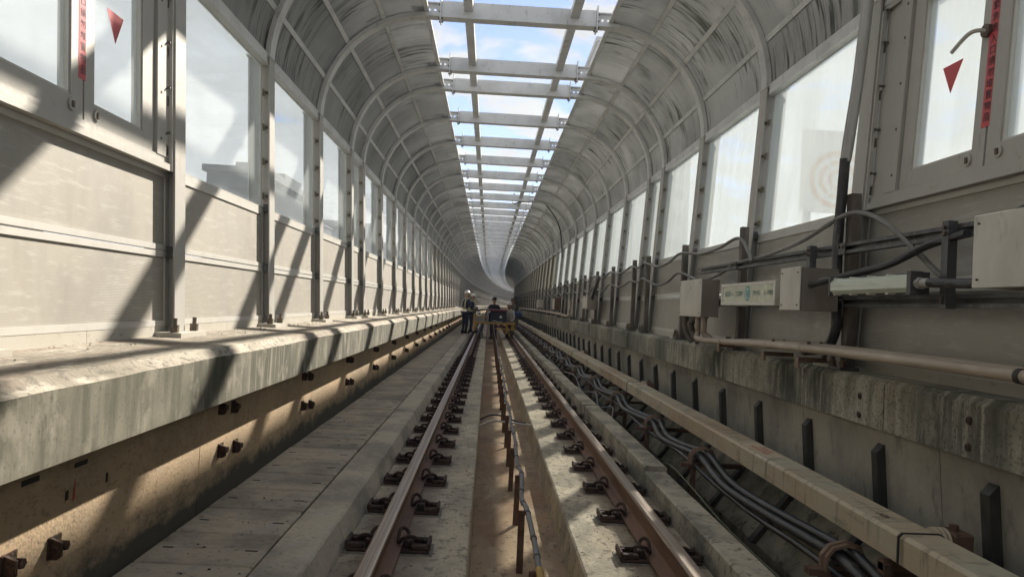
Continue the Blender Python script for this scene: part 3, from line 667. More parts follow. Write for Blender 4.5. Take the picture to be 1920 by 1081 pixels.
# ------------------------------------------------------------------ portal frames
CXS = .175
def half(z): return 2.125 + .057 * z
def arc(side, t0=0, t1=90, n=14):
    out = []
    for i in range(n + 1):
        t = R(t0 + (t1 - t0) * i / n); a, b = 1.195, 1.23
        x = 1.05 + a * math.cos(t); z = 2.1 + b * math.sin(t)
        nx, nz = math.cos(t) / a, math.sin(t) / b; q = math.hypot(nx, nz); nx /= q; nz /= q
        out.append((CXS + side * x, z, side * nx, nz))
    return out
OGF = (CXS, 0, -.30)
def frame_parts(root, s_, L, detail):
    """post, rib, beam; L = distance to the next frame (for the skylight purlins)"""
    for sd in (-1, 1):
        ln = lambda z: sd * .057 * z
        X = lambda d: CXS + sd * (2.125 + d)
        p = MB().use('post_paint')
        def bx(mb, d0, d1, y0, y1, z0, z1): a, b = sorted((X(d0), X(d1))); mb.box(a, b, y0, y1, z0, z1, lean=ln)
        bx(p, 0, .012, -.078, .078, -.27, 2.10); bx(p, .012, .19, -.005, .005, -.27, 2.10); bx(p, .19, .202, -.05, .05, -.27, 2.10)
        if detail: bx(p, -.004, .206, -.09, .09, 2.092, 2.108)
        post = p.build('post', root, OGF)
        if detail:
            b = MB().use('cream_plate'); bx(b, -.09, .22, -.2, .2, -.305, -.272); b.build('base_plate', post, OGF)
            for y in (-.15, .15):
                b = MB().use('bolt_metal'); x = X(-.045) ; b.cyl((x, y, -.275), (x, y, -.225), .026, 6); b.cyl((x, y, -.226), (x, y, -.185), .013, 8); b.build('anchor_bolt', post, OGF)
            for z in (.86, 1.17, 1.48, 1.79):
                b = MB().use('cream_plate'); bx(b, .016, .075, -.012, -.0055, z - .045, z + .045)
                bx(b, .069, .075, -.075, -.012, z - .03, z + .03)
                x = X(.045) + ln(z); b.use('bolt_metal'); b.cyl((x, -.012, z), (x, -.028, z), .014, 6); b.build('clip_bracket', post, OGF)
            for z in (.22, .75):
                b = MB().use('galvanised_dark'); bx(b, .013, .062, -.06, -.006, z - .035, z + .035); b.build('panel_clamp', post, OGF)
        r = MB().use('rib_paint'); A = arc(sd, 0, 90, 16)
        end = (CXS + sd * .925, 3.33, 0, 1); A2 = A + [end]
        r.ribbon(A2, 0, .046, -.068, .068)
        if detail:
            r.ribbon(A[:-1], .046, .088, -.02, .02)
            # web end with two open bolt holes
            xa, xb = 1.175, .925; hs = [(1.06, .013), (.99, .013)]
            cuts = [xa, 1.06 + .013, 1.06 - .013, .99 + .013, .99 - .013, xb]
            for i in range(5):
                a, b_ = sorted((CXS + sd * cuts[i], CXS + sd * cuts[i + 1]))
                if i in (1, 3): r.box(a, b_, -.004, .004, 3.377, 3.342 + .069); r.box(a, b_, -.004, .004, 3.377 + .06, 3.492)
                else: r.box(a, b_, -.004, .004, 3.377, 3.492)
            a, b_ = sorted((CXS + sd * .925, CXS + sd * 1.175)); r.box(a, b_, -.05, .05, 3.493, 3.503)
        else: r.ribbon(A2, .046, .088, -.02, .02)
        r.build('curved_rib', root, OGF)
    bm = MB().use('rib_paint'); xa, xb = CXS - .91, CXS + .91
    bm.box(xa, xb, -.066, .066, 3.33, 3.515); bm.box(xa, xb, -.074, .074, 3.322, 3.330)
    bm.build('cross_beam', root, OGF)
    for sd in (-1, 1):
        b = MB().use('rib_paint'); a, c = sorted((CXS + sd * .913, CXS + sd * .928)); b.box(a, c, -.095, .095, 3.285, 3.565)
        if detail:
            b.use('bolt_metal')
            for y in (-.055, .055):
                for z in (3.31, 3.39, 3.47):
                    b.cyl((CXS + sd * .895, y, z), (CXS + sd * .946, y, z), .011, 6)
        b.build('splice_plate', root, OGF)
    for x in (-.42, .83):
        b = MB().use('rib_paint'); b.box(x - .052, x + .052, .068, L - .068, 3.41, 3.498); b.build('purlin', root, OGF)
def wall_bay(sd, L, kind, detail, far_wall=False):
    """infill between two posts on one side. kind: window / solid"""
    X = lambda d: CXS + sd * (2.125 + d)
    ln = lambda z: sd * .057 * z
    og = (X(.08), 0, -.30)
    def bx(mb, d0, d1, y0, y1, z0, z1): a, b = sorted((X(d0), X(d1))); mb.box(a, b, y0, y1, z0, z1, lean=ln)
    y0, y1 = .012, L - .012
    def panel(mb, za, zb, fw=.034):
        mb.use('panel_face'); bx(mb, .074, .11, y0 + .02, y1 - .02, za + fw - .004, zb - fw + .004)
        mb.use('panel_frame'); bx(mb, .064, .11, y0, y1, za, za + fw); bx(mb, .064, .11, y0, y1, zb - fw, zb)
        bx(mb, .065, .11, y0, y0 + .05, za + fw, zb - fw); bx(mb, .065, .11, y1 - .05, y1, za + fw, zb - fw)
    glass = 'glass_clear' if sd < 0 else 'glass_hazy'
    root = bpy.data.objects.new('barrier_bay', None) if detail else None
    if root: COL.objects.link(root)
    whole = MB()
    def out(mb, name):
        if root: mb.build(name, root, og)
    def new(): return MB() if root else whole
    mb = new(); panel(mb, -.235, .222); out(mb, 'lower_panel')
    mb = new(); panel(mb, .230, .722 if kind != 'casement' else .718); out(mb, 'upper_panel')
    mb = new().use('cream_plate'); bx(mb, .066, .073, y0, L * .52 - .002, -.31, -.2345); bx(mb, .066, .073, L * .52 + .002, y1, -.31, -.2345)
    if detail:
        mb.use('bolt_metal')
        for q in (.14, .36, .62, .86): x = X(.066); mb.cyl((x, L * q, -.27), (x - sd * .008, L * q, -.27), .008, 6)
    out(mb, 'toe_plate')
    mb = new().use('rib_paint'); bx(mb, .02, .11, .006, L - .006, 2.04, 2.135); out(mb, 'header_beam')
    if kind == 'window':
        mb = new().use('panel_frame'); bx(mb, .064, .11, y0, y1, .7225, .762); out(mb, 'window_sill')
        mb = new().use(glass); bx(mb, .086, .094, y0 + .045, y1 - .06, .762, 2.04)
        g_ = mb; out(mb, 'window_pane')
        for ya, yb in ((y1 - .058, y1 - .045), (y0 + .032, y0 + .045)): mb = new().use('panel_frame'); bx(mb, .078, .10, ya, yb, .762, 2.04); out(mb, 'edge_strip')
    elif kind == 'solid':
        mb = new().use('milky_sheet'); bx(mb, .084, .09, y0, y1, .722, 2.04); out(mb, 'milky_panel')
    if root: return root, og
    return whole.build('barrier_bay', None, og), og
def casement_bay(sd):
    """the bay with the framed emergency windows nearest the camera"""
    root, og = wall_bay(sd, 2.0, 'casement', True); L = 2.0
    X = lambda d: CXS + sd * (2.125 + d); ln = lambda z: sd * .057 * z
    def bx(mb, d0, d1, y0, y1, z0, z1): a, b = sorted((X(d0), X(d1))); mb.box(a, b, y0, y1, z0, z1, lean=ln)
    def part(name, m_, *boxes):
        for q in boxes: b = MB().use(m_); bx(b, *q); o = b.build(name, root, og)
        return o
    if sd < 0: gB, gA, yl, fr_ = (1.06, 1.59), (.28, .85), .885, 1.745
    else: gB, gA, yl, fr_ = (.93, 1.48), (.13, .72), .84, 1.60
    part('window_frame', 'post_paint', (.015, .13, .02, 1.98, .7185, .76), (.035, .13, .02, 1.98, .76, .80), (.030, .13, fr_, fr_ + .13, .80, 2.00), (.045, .13, fr_ + .13, 1.90, .80, 2.0), (.022, .13, .02, 1.98, 2.00, 2.039))
    part('frame_flange', 'panel_frame', (.008, .030, 1.90, 1.918, .7185, 2.0))
    for z in (.9, 1.18, 1.46, 1.74, 1.95):
        sc = MB().use('bolt_metal'); x = X(.03) + ln(z); sc.cyl((x, fr_ + .05, z), (x - sd * .003, fr_ + .05, z), .009, 8); sc.build('frame_screw', root, og)
        sc = MB().use('bolt_metal'); x = X(.045) + ln(z + .05); sc.tube([(x, 1.875, z + .05), (x - sd * .035, 1.875, z + .05)], .007, 6); sc.tube([(x - sd * .02, 1.855, z + .038), (x - sd * .02, 1.90, z + .062)], .005, 6); sc.build('wing_bolt', root, og)
    mid = (gA[1] + gB[0]) / 2 + (.005 if sd < 0 else 0)
    for (ga, gb), a, b in ((gA, .03, mid - .008), (gB, mid + .008, fr_ - .012)):
        sh = MB().use('post_paint')
        bx(sh, .048, .115, a, ga, .805, 1.995); bx(sh, .048, .115, gb, b, .805, 1.995); bx(sh, .048, .115, ga, gb, .805, .90); bx(sh, .048, .115, ga, gb, 1.90, 1.995)
        so_ = sh.build('sash', root, og)
        bd = MB().use('panel_frame'); bx(bd, .056, .075, ga, gb, .90, .912); bx(bd, .056, .075, ga, ga + .012, .912, 1.9); bx(bd, .056, .075, gb - .012, gb, .912, 1.9); bd.build('glazing_bead', so_, og)
        gl = MB().use('glass_clear' if sd < 0 else 'glass_hazy'); bx(gl, .076, .082, ga, gb, .90, 1.90); gl.build('pane', so_, og)
        yk = (gb - .0) if b < 1 else ga + .02
        lk = MB().use('bracket_metal'); x = X(.048) + ln(.855)
        lk.cyl((x, yk, .855), (x - sd * .010, yk, .855), .030, 18); lk.use('bolt_metal'); lk.box(*sorted((x - sd * .010, x - sd * .016)), yk - .009, yk + .009, .84, .87); lk.build('lock', so_, og)
        if b > 1:
            tr = MB().use('sticker_red'); yc = (ga + gb) / 2; z1 = 1.47 if sd < 0 else 1.44; x = X(.0745); w_ = .09; hh = .165
            tv = [(x + ln(z1), yc - w_, z1), (x + ln(z1), yc + w_, z1), (x + ln(z1 - hh), yc, z1 - hh)]
            tr.add(tv + [(p[0] + sd * .001, p[1], p[2]) for p in tv], [(0, 1, 2), (5, 4, 3), (0, 3, 4, 1), (1, 4, 5, 2), (2, 5, 3, 0)])
            tr.build('red_triangle', so_, og)
    st = MB().use('sticker_red'); x = X(.0465); za, zb = 1.0, 1.65; y = yl + (.06 if sd < 0 else 0)
    a, b = sorted((x, x + sd * .001)); st.box(a, b, y - .031, y + .031, za, zb, lean=ln); sk = st.build('warning_strip', root, og)
    for i, ch in enumerate('緊急進入口請勿堆置物品'):
        cu = bpy.data.curves.new('lettering', 'FONT'); cu.body = ch; cu.size = .05; cu.align_x = 'CENTER'; cu.align_y = 'CENTER'; cu.offset = .0003
        zz = zb - .04 - i * (zb - za - .07) / 10.3
        o = bpy.data.objects.new('lettering', cu)
        o.rotation_euler = (R(90), 0, R(90) if sd < 0 else R(-90)); o.location = (x - sd * .0015 + ln(zz) - og[0], y + (.006 if sd < 0 else -.006), zz - og[2])
        txt(o, sk, 'black_ink')
    if sd > 0:                                   # lever handle
        h = MB().use('bolt_metal'); z = 1.50; xx = X(.048) + ln(z); yy = .885
        h.cyl((xx, yy, z), (xx - sd * .02, yy, z), .034, 16); h.use('bracket_metal')
        h.tube(spline([(xx - sd * .015, yy, z), (xx - sd * .05, yy + .02, z + .005), (xx - sd * .06, yy + .08, z), (xx - sd * .06, yy + .20, z - .045)], 4), [.011] * 13, 8)
        h.build('lever_handle', root, og, smooth=True)
    return root, og
TXT = []
def txt(o, parent, m):
    o.data.materials.append(M[m]); COL.objects.link(o); o.parent = parent; TXT.append(o)
def roof_bay(sd, L, detail):
    root = None; og = (CXS + sd * 2.2, 0, 2.1)
    if detail: root = bpy.data.objects.new('roof_bay', None); COL.objects.link(root)
    whole = MB(); cuts = [0, 20, 42, 65, 88.5]
    for a, b in zip(cuts, cuts[1:]):
        mb = MB() if root else whole; mb.use('roof_panel'); mb.ribbon(arc(sd, a + .4, b - .4, 5), .062, .069, .008, L - .008)
        if root: mb.build('roof_panel', root, og)
    for t in cuts[1:]:
        mb = MB() if root else whole; mb.use('rib_paint'); mb.ribbon(arc(sd, t - 1.1, t + 1.1, 2), .048, .075, .008, L - .008)
        if root:
            q = arc(sd, t, t + .1, 1)[0]
            mb.use('galvanised_dark')
            for yy in (.012, L - .052):
                mb.ribbon(arc(sd, t - .9, t + .9, 2), .030, .048, yy, yy + .035)
            mb.build('purlin', root, og)
    if root: return root, og
    return whole.build('roof_bay', None, og), og
stations = [round(4.78 - 2 * k, 2) for k in range(5, 0, -1)] + [4.78, 6.78, 8.78, 10.78, 11.78]
while stations[-1] < END - 4: stations.append(stations[-1] + 2.0)
cache = {}
def get(key, fn):
    if key not in cache:
        cache[key] = fn(); return cache[key], False
    r, og = cache[key]; return (copy_tree(r), og), True
vis_ord = 0
SEEN0 = stations.index(2.78)
for i, s in enumerate(stations[:-1]):
    L = round(stations[i + 1] - s, 3); det = s < 42
    def mk():
        r = bpy.data.objects.new('portal_frame', None); COL.objects.link(r); frame_parts(r, s, L, det); return r, OGF
    (r, og), _ = get(('f', L, det), mk); place(r, s, og[0], og[2])
    k = i - SEEN0 - 1
    if 0 <= k < 16: lab = f'{ORD[k]} grey steel arch frame with posts, curved ribs and open cross beam'
    elif k < 0: lab = 'grey steel arch frame beside or behind the camera'
    else: lab = 'distant grey steel arch frame of the track enclosure'
    tag(r, lab, 'arch frame', 'steel arch frames along the track')
    for sd in (-1, 1):
        sn = 'left' if sd < 0 else 'right'
        if abs(s - 2.78) < .01: r, og = casement_bay(sd); lab = f'{sn} barrier bay with framed casement windows, red triangles and red warning strip'
        else:
            kind = 'window' if s < (27 if sd > 0 else 25) and s > 0 else 'solid'
            (r, og), _ = get(('w', sd, L, kind, det), lambda: wall_bay(sd, L, kind, det))
            kk = i - SEEN0 - 1
            if kind == 'window' and 0 <= kk < 12: lab = f'{ORD[kk]} {sn} barrier bay with ribbed grey panels below a {"clear" if sd < 0 else "milky"} window'
            elif kind == 'window': lab = f'{sn} barrier bay with a tall window, farther down the line'
            elif s < 0: lab = f'{sn} barrier bay of ribbed panels behind the camera'
            else: lab = f'distant {sn} barrier bay closed with grey panels up to the roof'
        place(r, s, og[0] + random.uniform(-.004, .004), og[2] + random.uniform(-.004, .003)); tag(r, lab, 'noise barrier', f'noise barrier bays on the {sn}')
        (r, og), _ = get(('r', sd, L, det), lambda: roof_bay(sd, L, det)); place(r, s, og[0], og[2])
        kk = i - SEEN0
        lab = f'{ORD[kk]} {sn} curved roof bay of streaked grey translucent sheets' if 0 <= kk < 14 else f'{sn} curved roof bay of grey sheets, ' + ('behind the camera' if kk < 0 else 'far down the line')
        tag(r, lab, 'roof panel', f'curved roof bays on the {sn}')
# ------------------------------------------------------------------ right wall equipment
XR = 2.235
def strut_proto():
    r = MB().use('strut_brown'); x0, x1 = XR - .035, XR + .025
    r.box(x0, x0 + .006, -.035, .035, -.27, .80); r.box(x0 + .006, x1, -.035, -.030, -.27, .80); r.box(x0 + .006, x1, .030, .035, -.27, .80)
    return r
sp_root = bpy.data.objects.new('cable_strut', None); COL.objects.link(sp_root)
strut_proto().build('channel', sp_root, (XR, 0, -.29))
b = MB().use('galvanised_dark'); b.box(XR - .09, XR + .03, -.08, .08, -.29, -.27); b.build('foot_plate', sp_root, (XR, 0, -.29))
for y in (-.06, .06):
    b = MB().use('bolt_metal'); b.cyl((XR - .07, y, -.27), (XR - .07, y, -.235), .02, 6); b.cyl((XR - .07, y, -.236), (XR - .07, y, -.19), .011, 8); b.build('anchor_bolt', sp_root, (XR, 0, -.29))
first = True; strut_s = []
for i, s in enumerate(stations):
    if s < -1 or s > 150: continue
    o = sp_root if first else copy_tree(sp_root); first = False
    q = s - .21; strut_s.append(q); place(o, q, XR, -.29); k = i - SEEN0 - 1
    tag(o, f'{ORD[k]} dark upright channel bolted in front of the right posts' if 0 <= k < 12 else 'dark upright channel carrying cables on the right wall', 'cable support', 'dark upright channels along the right wall')
def chan_rail(name, lab, y0, y1, z, cat='support rail'):
    r = thing(name, lab, cat, 0, XR - .06, z)
    og = (XR - .06, 0, z); mb = MB().use('galvanised_dark'); x0, x1 = XR - .078, XR - .038
    mb.box(x0, x1, y0, y1, z - .032, z - .026); mb.box(x0, x1, y0, y1, z + .026, z + .032); mb.box(x1 - .005, x1, y0, y1, z - .026, z + .026)
    mb.box(x0, x0 + .004, y0, y1, z - .026, z - .012); mb.box(x0, x0 + .004, y0, y1, z + .012, z + .026); mb.build('channel', r, og)
    for s in strut_s:
        if y0 < s < y1:
            b = MB().use('galvanised_dark'); b.box(x0 - .008, x0 - .001, s - .07, s + .07, z - .035, z + .035)
            b.use('bolt_metal')
            for yy in (-.045, 0, .045): b.cyl((x0 - .02, s + yy, z + .01), (x0 - .006, s + yy, z + .01), .010, 6)
            b.build('joint_plate', r, og)
    return r
chan_rail('support_rail', 'upper dark channel rail running along the right wall behind the boxes', -2, 7.75, .455)
chan_rail('support_rail', 'lower dark channel rail running along the right wall under the boxes', -2, 7.75, .128)
for y, lab in ((3.43, 'dark upright bracket at the end of the fluorescent lamp'), (4.93, 'dark upright bracket between the sign box and the small steel box')):
    r = MB().use('galvanised_dark'); r.box(XR - .125, XR - .08, y - .025, y + .025, .09, .50); r.use('bolt_metal')
    for z in (.12, .14, .44, .47): r.cyl((XR - .127, y, z), (XR - .137, y, z), .011, 6)
    o = r.build('upright_bracket', None, (XR - .1, y, .09)); place(o, y, XR - .1, .09); tag(o, lab, 'bracket')
def cabinet(name, lab, xf, xb, y0, y1, z0, z1, studs=True):
    og = (xb, y0, z0); r = thing(name, lab, 'junction box', y0, xb, z0)
    b = MB().use('steel_box_side'); b.box(xf + .012, xb, y0, y1, z0, z1); b.build('housing', r, og)
    d_ = MB().use('steel_box'); d_.cbox(xf, xf + .010, y0 - .004, y1 + .004, z0 - .004, z1 + .004, .003)
    d_.build('lid', r, og)
    s_ = MB().use('bolt_metal')
    for yy in (y0 + .03, y1 - .03):
        for zz in (z0 + .03, z1 - .03): s_.cyl((xf + .002, yy, zz), (xf - .005, yy, zz), .005, 8)
    s_.build('screw', r, og)
    return r, og
r, og = cabinet('junction_box', 'steel junction box with conduits below, farthest of the three', 1.95, 2.12, 6.86, 7.62, -.012, .335)
b = MB().use('panel_frame'); b.box(1.946, 1.949, 7.22, 7.33, .25, .275); b.build('name_plate', r, og)
r, og = cabinet('junction_box', 'small steel junction box with brown side, between lamp and sign', 1.88, 2.12, 4.50, 4.80, .065, .325)
r, og = cabinet('junction_box', 'large pale steel box at the right edge of the picture', 1.90, 2.12, 2.30, 2.90, .165, .445)
# sign box
def sign():
    xf, xb, y0, y1, z0, z1 = 1.95, 2.05, 5.07, 6.26, .095, .268
    og = (xb, y0, z0); r = thing('sign_box', 'long pale illuminated sign box with green face, round teal mark and dark writing', 'sign', y0, xb, z0)
    b = MB().use('white_frame'); fw = .022
    b.box(xf + .01, xb, y0, y1, z0, z1); b.box(xf, xf + .01, y0, y1, z0, z0 + fw); b.box(xf, xf + .01, y0, y1, z1 - fw, z1)
    b.box(xf, xf + .01, y0, y0 + fw * 1.6, z0 + fw, z1 - fw); b.box(xf, xf + .01, y1 - fw * 1.6, y1, z0 + fw, z1 - fw); b.build('frame', r, og)
    f_ = MB().use('sign_face'); f_.box(xf + .004, xf + .0095, y0 + fw * 1.6, y1 - fw * 1.6, z0 + fw, z1 - fw); fo = f_.build('face', r, og)
    def disc(mb, yc, zc, ry, rz, x): mb.add([(x, yc + ry * math.cos(2 * math.pi * k / 24), zc + rz * math.sin(2 * math.pi * k / 24)) for k in range(24)], [tuple(range(24))])
    ym, zm = 5.63, .183
    e = MB().use('sign_teal'); disc(e, ym, zm, .065, .058, xf + .0035); e.use('sign_pale'); 
    for k in range(14):
        t0 = .7 + k * .33; t1 = t0 + .34
        e.add([(xf + .003, ym - r_ * math.cos(t), zm + r_ * math.sin(t)) for r_, t in ((.03, t0), (.044, t0), (.044, t1), (.03, t1))], [(0, 1, 2, 3)])
    e.build('round_emblem', fo, og)
    for body, yy, sz in (('新北車', 6.09, .05), ('←', 5.97, .06), ('工務設施', 5.82, .042), ('行控中心', 5.44, .042), ('↓', 5.27, .06), ('中樞站', 5.16, .042)):
        cu = bpy.data.curves.new('lettering', 'FONT'); cu.body = body; cu.size = sz; cu.align_x = 'CENTER'; cu.align_y = 'CENTER'; cu.offset = .0006
        o = bpy.data.objects.new('lettering', cu); o.rotation_euler = (R(90), 0, R(-90)); o.location = (xf + .003 - og[0], yy - og[1], .183 - og[2]); txt(o, fo, 'sign_ink')
    for yy in (5.3, 5.9):
        a = MB().use('galvanised_dark'); a.box(xb, XR - .08, yy - .02, yy + .02, .09, .12); a.build('bracket', r, og)
sign()
def lamp():
    xf, y0, y1, zc = 1.95, 3.45, 4.24, .2; og = (xf + .06, y0, zc); r = thing('fluorescent_lamp', 'slim unlit fluorescent lamp in clear cover with small metal clips', 'lamp', y0, xf + .06, zc)
    a, b_ = .16, .245
    b = MB().use('galvanised_dark'); b.box(xf + .055, xf + .09, y0 - .03, y1 + .02, a - .01, b_ + .01); b.build('housing', r, og)
    c = MB().use('lamp_tube'); c.prism([(xf + .055, a), (xf + .02, a), (xf, a + .02), (xf, b_ - .02), (xf + .02, b_), (xf + .055, b_)], y0, y1); c.build('diffuser', r, og)
    c = MB().use('galvanised_dark'); c.box(xf - .004, xf + .055, y0 - .035, y0 - .002, a - .012, b_ + .012); c.build('end_cap', r, og); c = MB().use('galvanised_dark'); c.box(xf - .002, xf + .055, y1 + .002, y1 + .02, a - .01, b_ + .01); c.build('end_cap', r, og)
    for k in range(5):
        yy = y0 + .01 + k * (y1 - y0 - .04) / 4
        q = MB().use('white_frame'); q.box(xf + .016, xf + .055, yy, yy + .024, b_, b_ + .007); q.build('clip', r, og); q = MB().use('white_frame'); q.box(xf + .016, xf + .055, yy, yy + .024, a - .007, a); q.build('clip', r, og)
    q = MB().use('pipe_grey'); q.tube([(xf + .03, y0 - .03, zc), (xf + .03, y0 - .13, zc)], .022, 10); q.tube([(xf + .03, y0 - .05, zc), (xf + .03, y0 - .075, zc)], .029, 6); q.build('cable_gland', r, og)
lamp()
def cable(name, lab, pts, r, m, n=9, cat='cable', k=6):
    mb = MB().use(m); mb.tube([wp(*p) for p in spline(pts, k)], r, n); o = wbuild(mb, name, None, True); return tag(o, lab, cat)
XC = XR - .06
def drape(z, sag, seed, s1, xoff=0):
    random.seed(seed); P = []
    ss = [s for s in strut_s if 6 < s < s1]
    for a, b in zip(ss, ss[1:]):
        P.append((XC + xoff, a, z)); h = sag * (b - a) / 2 * random.uniform(.7, 1.3)
        P.append((XC + .01 + xoff, a + (b - a) * .3, z - h * .8)); P.append((XC + .01 + xoff, a + (b - a) * .6, z - h))
    P.append((XC, ss[-1], z)); return P
up = [(2.12, 6.05, .46), (2.14, 6.2, .56)] + drape(.70, .075, 1, 60)
cable('draped_cable', 'upper grey cable sagging from channel to channel on the right wall', up, .015, 'grey_cable')
lo = [(2.17, 3.5, .22), (2.165, 3.75, .38), (2.15, 4.0, .54), (XC - .02, 4.3, .645), (XC - .03, 4.57, .65), (XC - .02, 5.2, .545), (XC - .02, 5.9, .49)] + drape(.475, .085, 2, 60, -.005)
cable('draped_cable', 'lower grey cable sagging along the right wall, climbing to the lamp', lo, .015, 'grey_cable')
cable('flex_conduit', 'black flexible conduit curving behind the support rails beside the lamp', [(2.16, 4.57, 1.02), (2.165, 4.60, .80), (2.16, 4.62, .5), (2.17, 4.62, .1), (2.17, 4.62, -.05), (2.16, 4.72, -.16), (2.12, 4.95, -.2)], .032, 'black_cable', cat='conduit')
cable('riser_pipe', 'tall pale grey pipe rising beside the right casement window', [(2.33, 4.55, 3.2), (2.30, 4.56, 2.5), (2.235, 4.57, 1.6), (2.18, 4.57, 1.1), (2.165, 4.57, 1.0)], .030, 'pipe_grey', 14, 'pipe')
cable('riser_pipe', 'thin grey pipe just behind the tall riser beside the right casement', [(2.36, 4.68, 3.2), (2.33, 4.69, 2.5), (2.27, 4.70, 1.6), (2.2, 4.70, .9), (2.18, 4.7, -.25)], .018, 'pipe_grey', 10, 'pipe')
cable('lamp_lead', 'black lead crossing below the upper rail to the lamp', [(1.98, 4.66, .21), (1.95, 4.45, .225), (2.04, 4.2, .275), (2.10, 3.9, .32), (2.13, 3.6, .40), (2.13, 3.3, .43)], .02, 'black_cable')
cable('box_lead', 'black cable entering the large steel box from the lamp gland', [(1.98, 3.32, .2), (1.99, 3.2, .195), (2.0, 3.0, .19), (2.0, 2.85, .2)], .022, 'black_cable')
cable('box_lead', 'black cable rising over the large steel box', [(2.1, 3.1, .42), (2.12, 2.9, .50), (2.12, 2.6, .53), (2.12, 2.2, .55)], .018, 'black_cable')
# conduits under the farthest box and tan pipes along the ledge
for j, (y, lab) in enumerate(((7.68, 'fat grey conduit looping from the ledge to the farthest box'), (7.45, 'second fat grey conduit beside the loop under the farthest box'))):
    cable('elbow_conduit', lab, [(2.10, y - .25, .25 if j == 0 else -.01), (2.06, y - .08, .30 if j == 0 else -.03), (2.03, y, .22 if j == 0 else -.08), (2.03, y, -.02 if j == 0 else -.12), (2.05, y, -.17), (2.10, y - .05, -.27)], .034, 'strut_brown', 12, 'conduit')
for j, (y, lab) in enumerate(((7.2, 'tan pipe dropping from the farthest box then running along the ledge'), (7.0, 'second tan pipe from the farthest box, nearer the wall'))):
    x = 2.02 + j * .075
    P = [(2.03, y, -.01), (2.03, y, -.1), (2.04, y + .02, -.17), (x, y - .02, -.215), (x, y - .14, -.228), (x, y - .5, -.225), (x, 6.0, -.205 + j * .01), (x, 5.3, -.185 + j * .01), (x, 4.5, -.172 + j * .01), (x, 3.5, -.168 + j * .01), (x, 1.5, -.165), (x, -3, -.165)]
    o = cable('ledge_pipe', lab, P, .027, 'pipe_paint', 14, 'pipe', 6)
for k, y in enumerate((6.4, 5.35, 4.75, 2.77)):
    r = thing('pipe_clamp', f'{["fourth", "third", "second", "nearest"][k]} clamp holding the tan pipes above the right ledge', 'pipe clamp', y, 2.05, -.29, 'clamps of the tan pipes'); og = (2.05, 0, -.29)
    if y > 3:
        b = MB().use('rust_bracket'); b.box(1.99, 2.2, -.03, .03, -.262, -.235); b.use('saddle_brown'); b.box(1.985, 2.0, -.03, .03, -.30, -.235); b.build('bracket', r, og)
    b = MB().use('pipe_paint' if y > 3 else 'steel_dark')
    zz = {6.4: -.215, 5.35: -.187, 4.75: -.175, 2.77: -.167}[y]
    for x in (2.02, 2.095): b.tube([(x, -.014, zz), (x, .014, zz)], .0305, 14)
    b.build('saddle', r, og)
    if y > 3:
        b = MB().use('bolt_metal')
        for x in (2.06, 2.14): b.cyl((x, 0, zz + .0), (x, 0, zz + .045), .011, 6)
        b.build('bolt', r, og)
# small boxes farther along the right wall
for (y0, y1, x, z0, z1, m_, lab) in ((15.1, 15.8, 1.98, .0, .28, 'steel_box_side', 'brown box on the right wall beyond the conduits'), (22.6, 23.4, 1.98, -.08, .3, 'rust_bracket', 'distant rusty brown box on the right wall'), (30.2, 31.2, 1.98, -.05, .3, 'steel_box', 'distant pale box on the right wall')):
    r = thing('junction_box', lab, 'junction box', y0, x, z0); b = MB().use(m_); b.cbox(x, x + .2, 0, y1 - y0, z0, z1, .01); b.build('housing', r, (x, 0, z0))
    b = MB().use('steel_box'); b.box(x - .008, x - .001, .03, y1 - y0 - .03, z0 + .03, z1 - .03); b.build('lid', r, (x, 0, z0))
cable('elbow_conduit', 'curved conduit bringing a cable down beside the brown box', [(2.08, 14.3, .62), (2.08, 14.9, .35), (2.08, 15.2, .16)], .03, 'black_cable', cat='conduit')
cable('ledge_pipe', 'pale distant pipe lying along the right ledge then turning up', [(2.05, 19.0, .2), (2.03, 18.9, -.1), (2.03, 19.2, -.2), (2.03, 22, -.17), (2.03, 30, -.15), (2.03, 50, -.15)], .035, 'pipe_paint', cat='pipe')
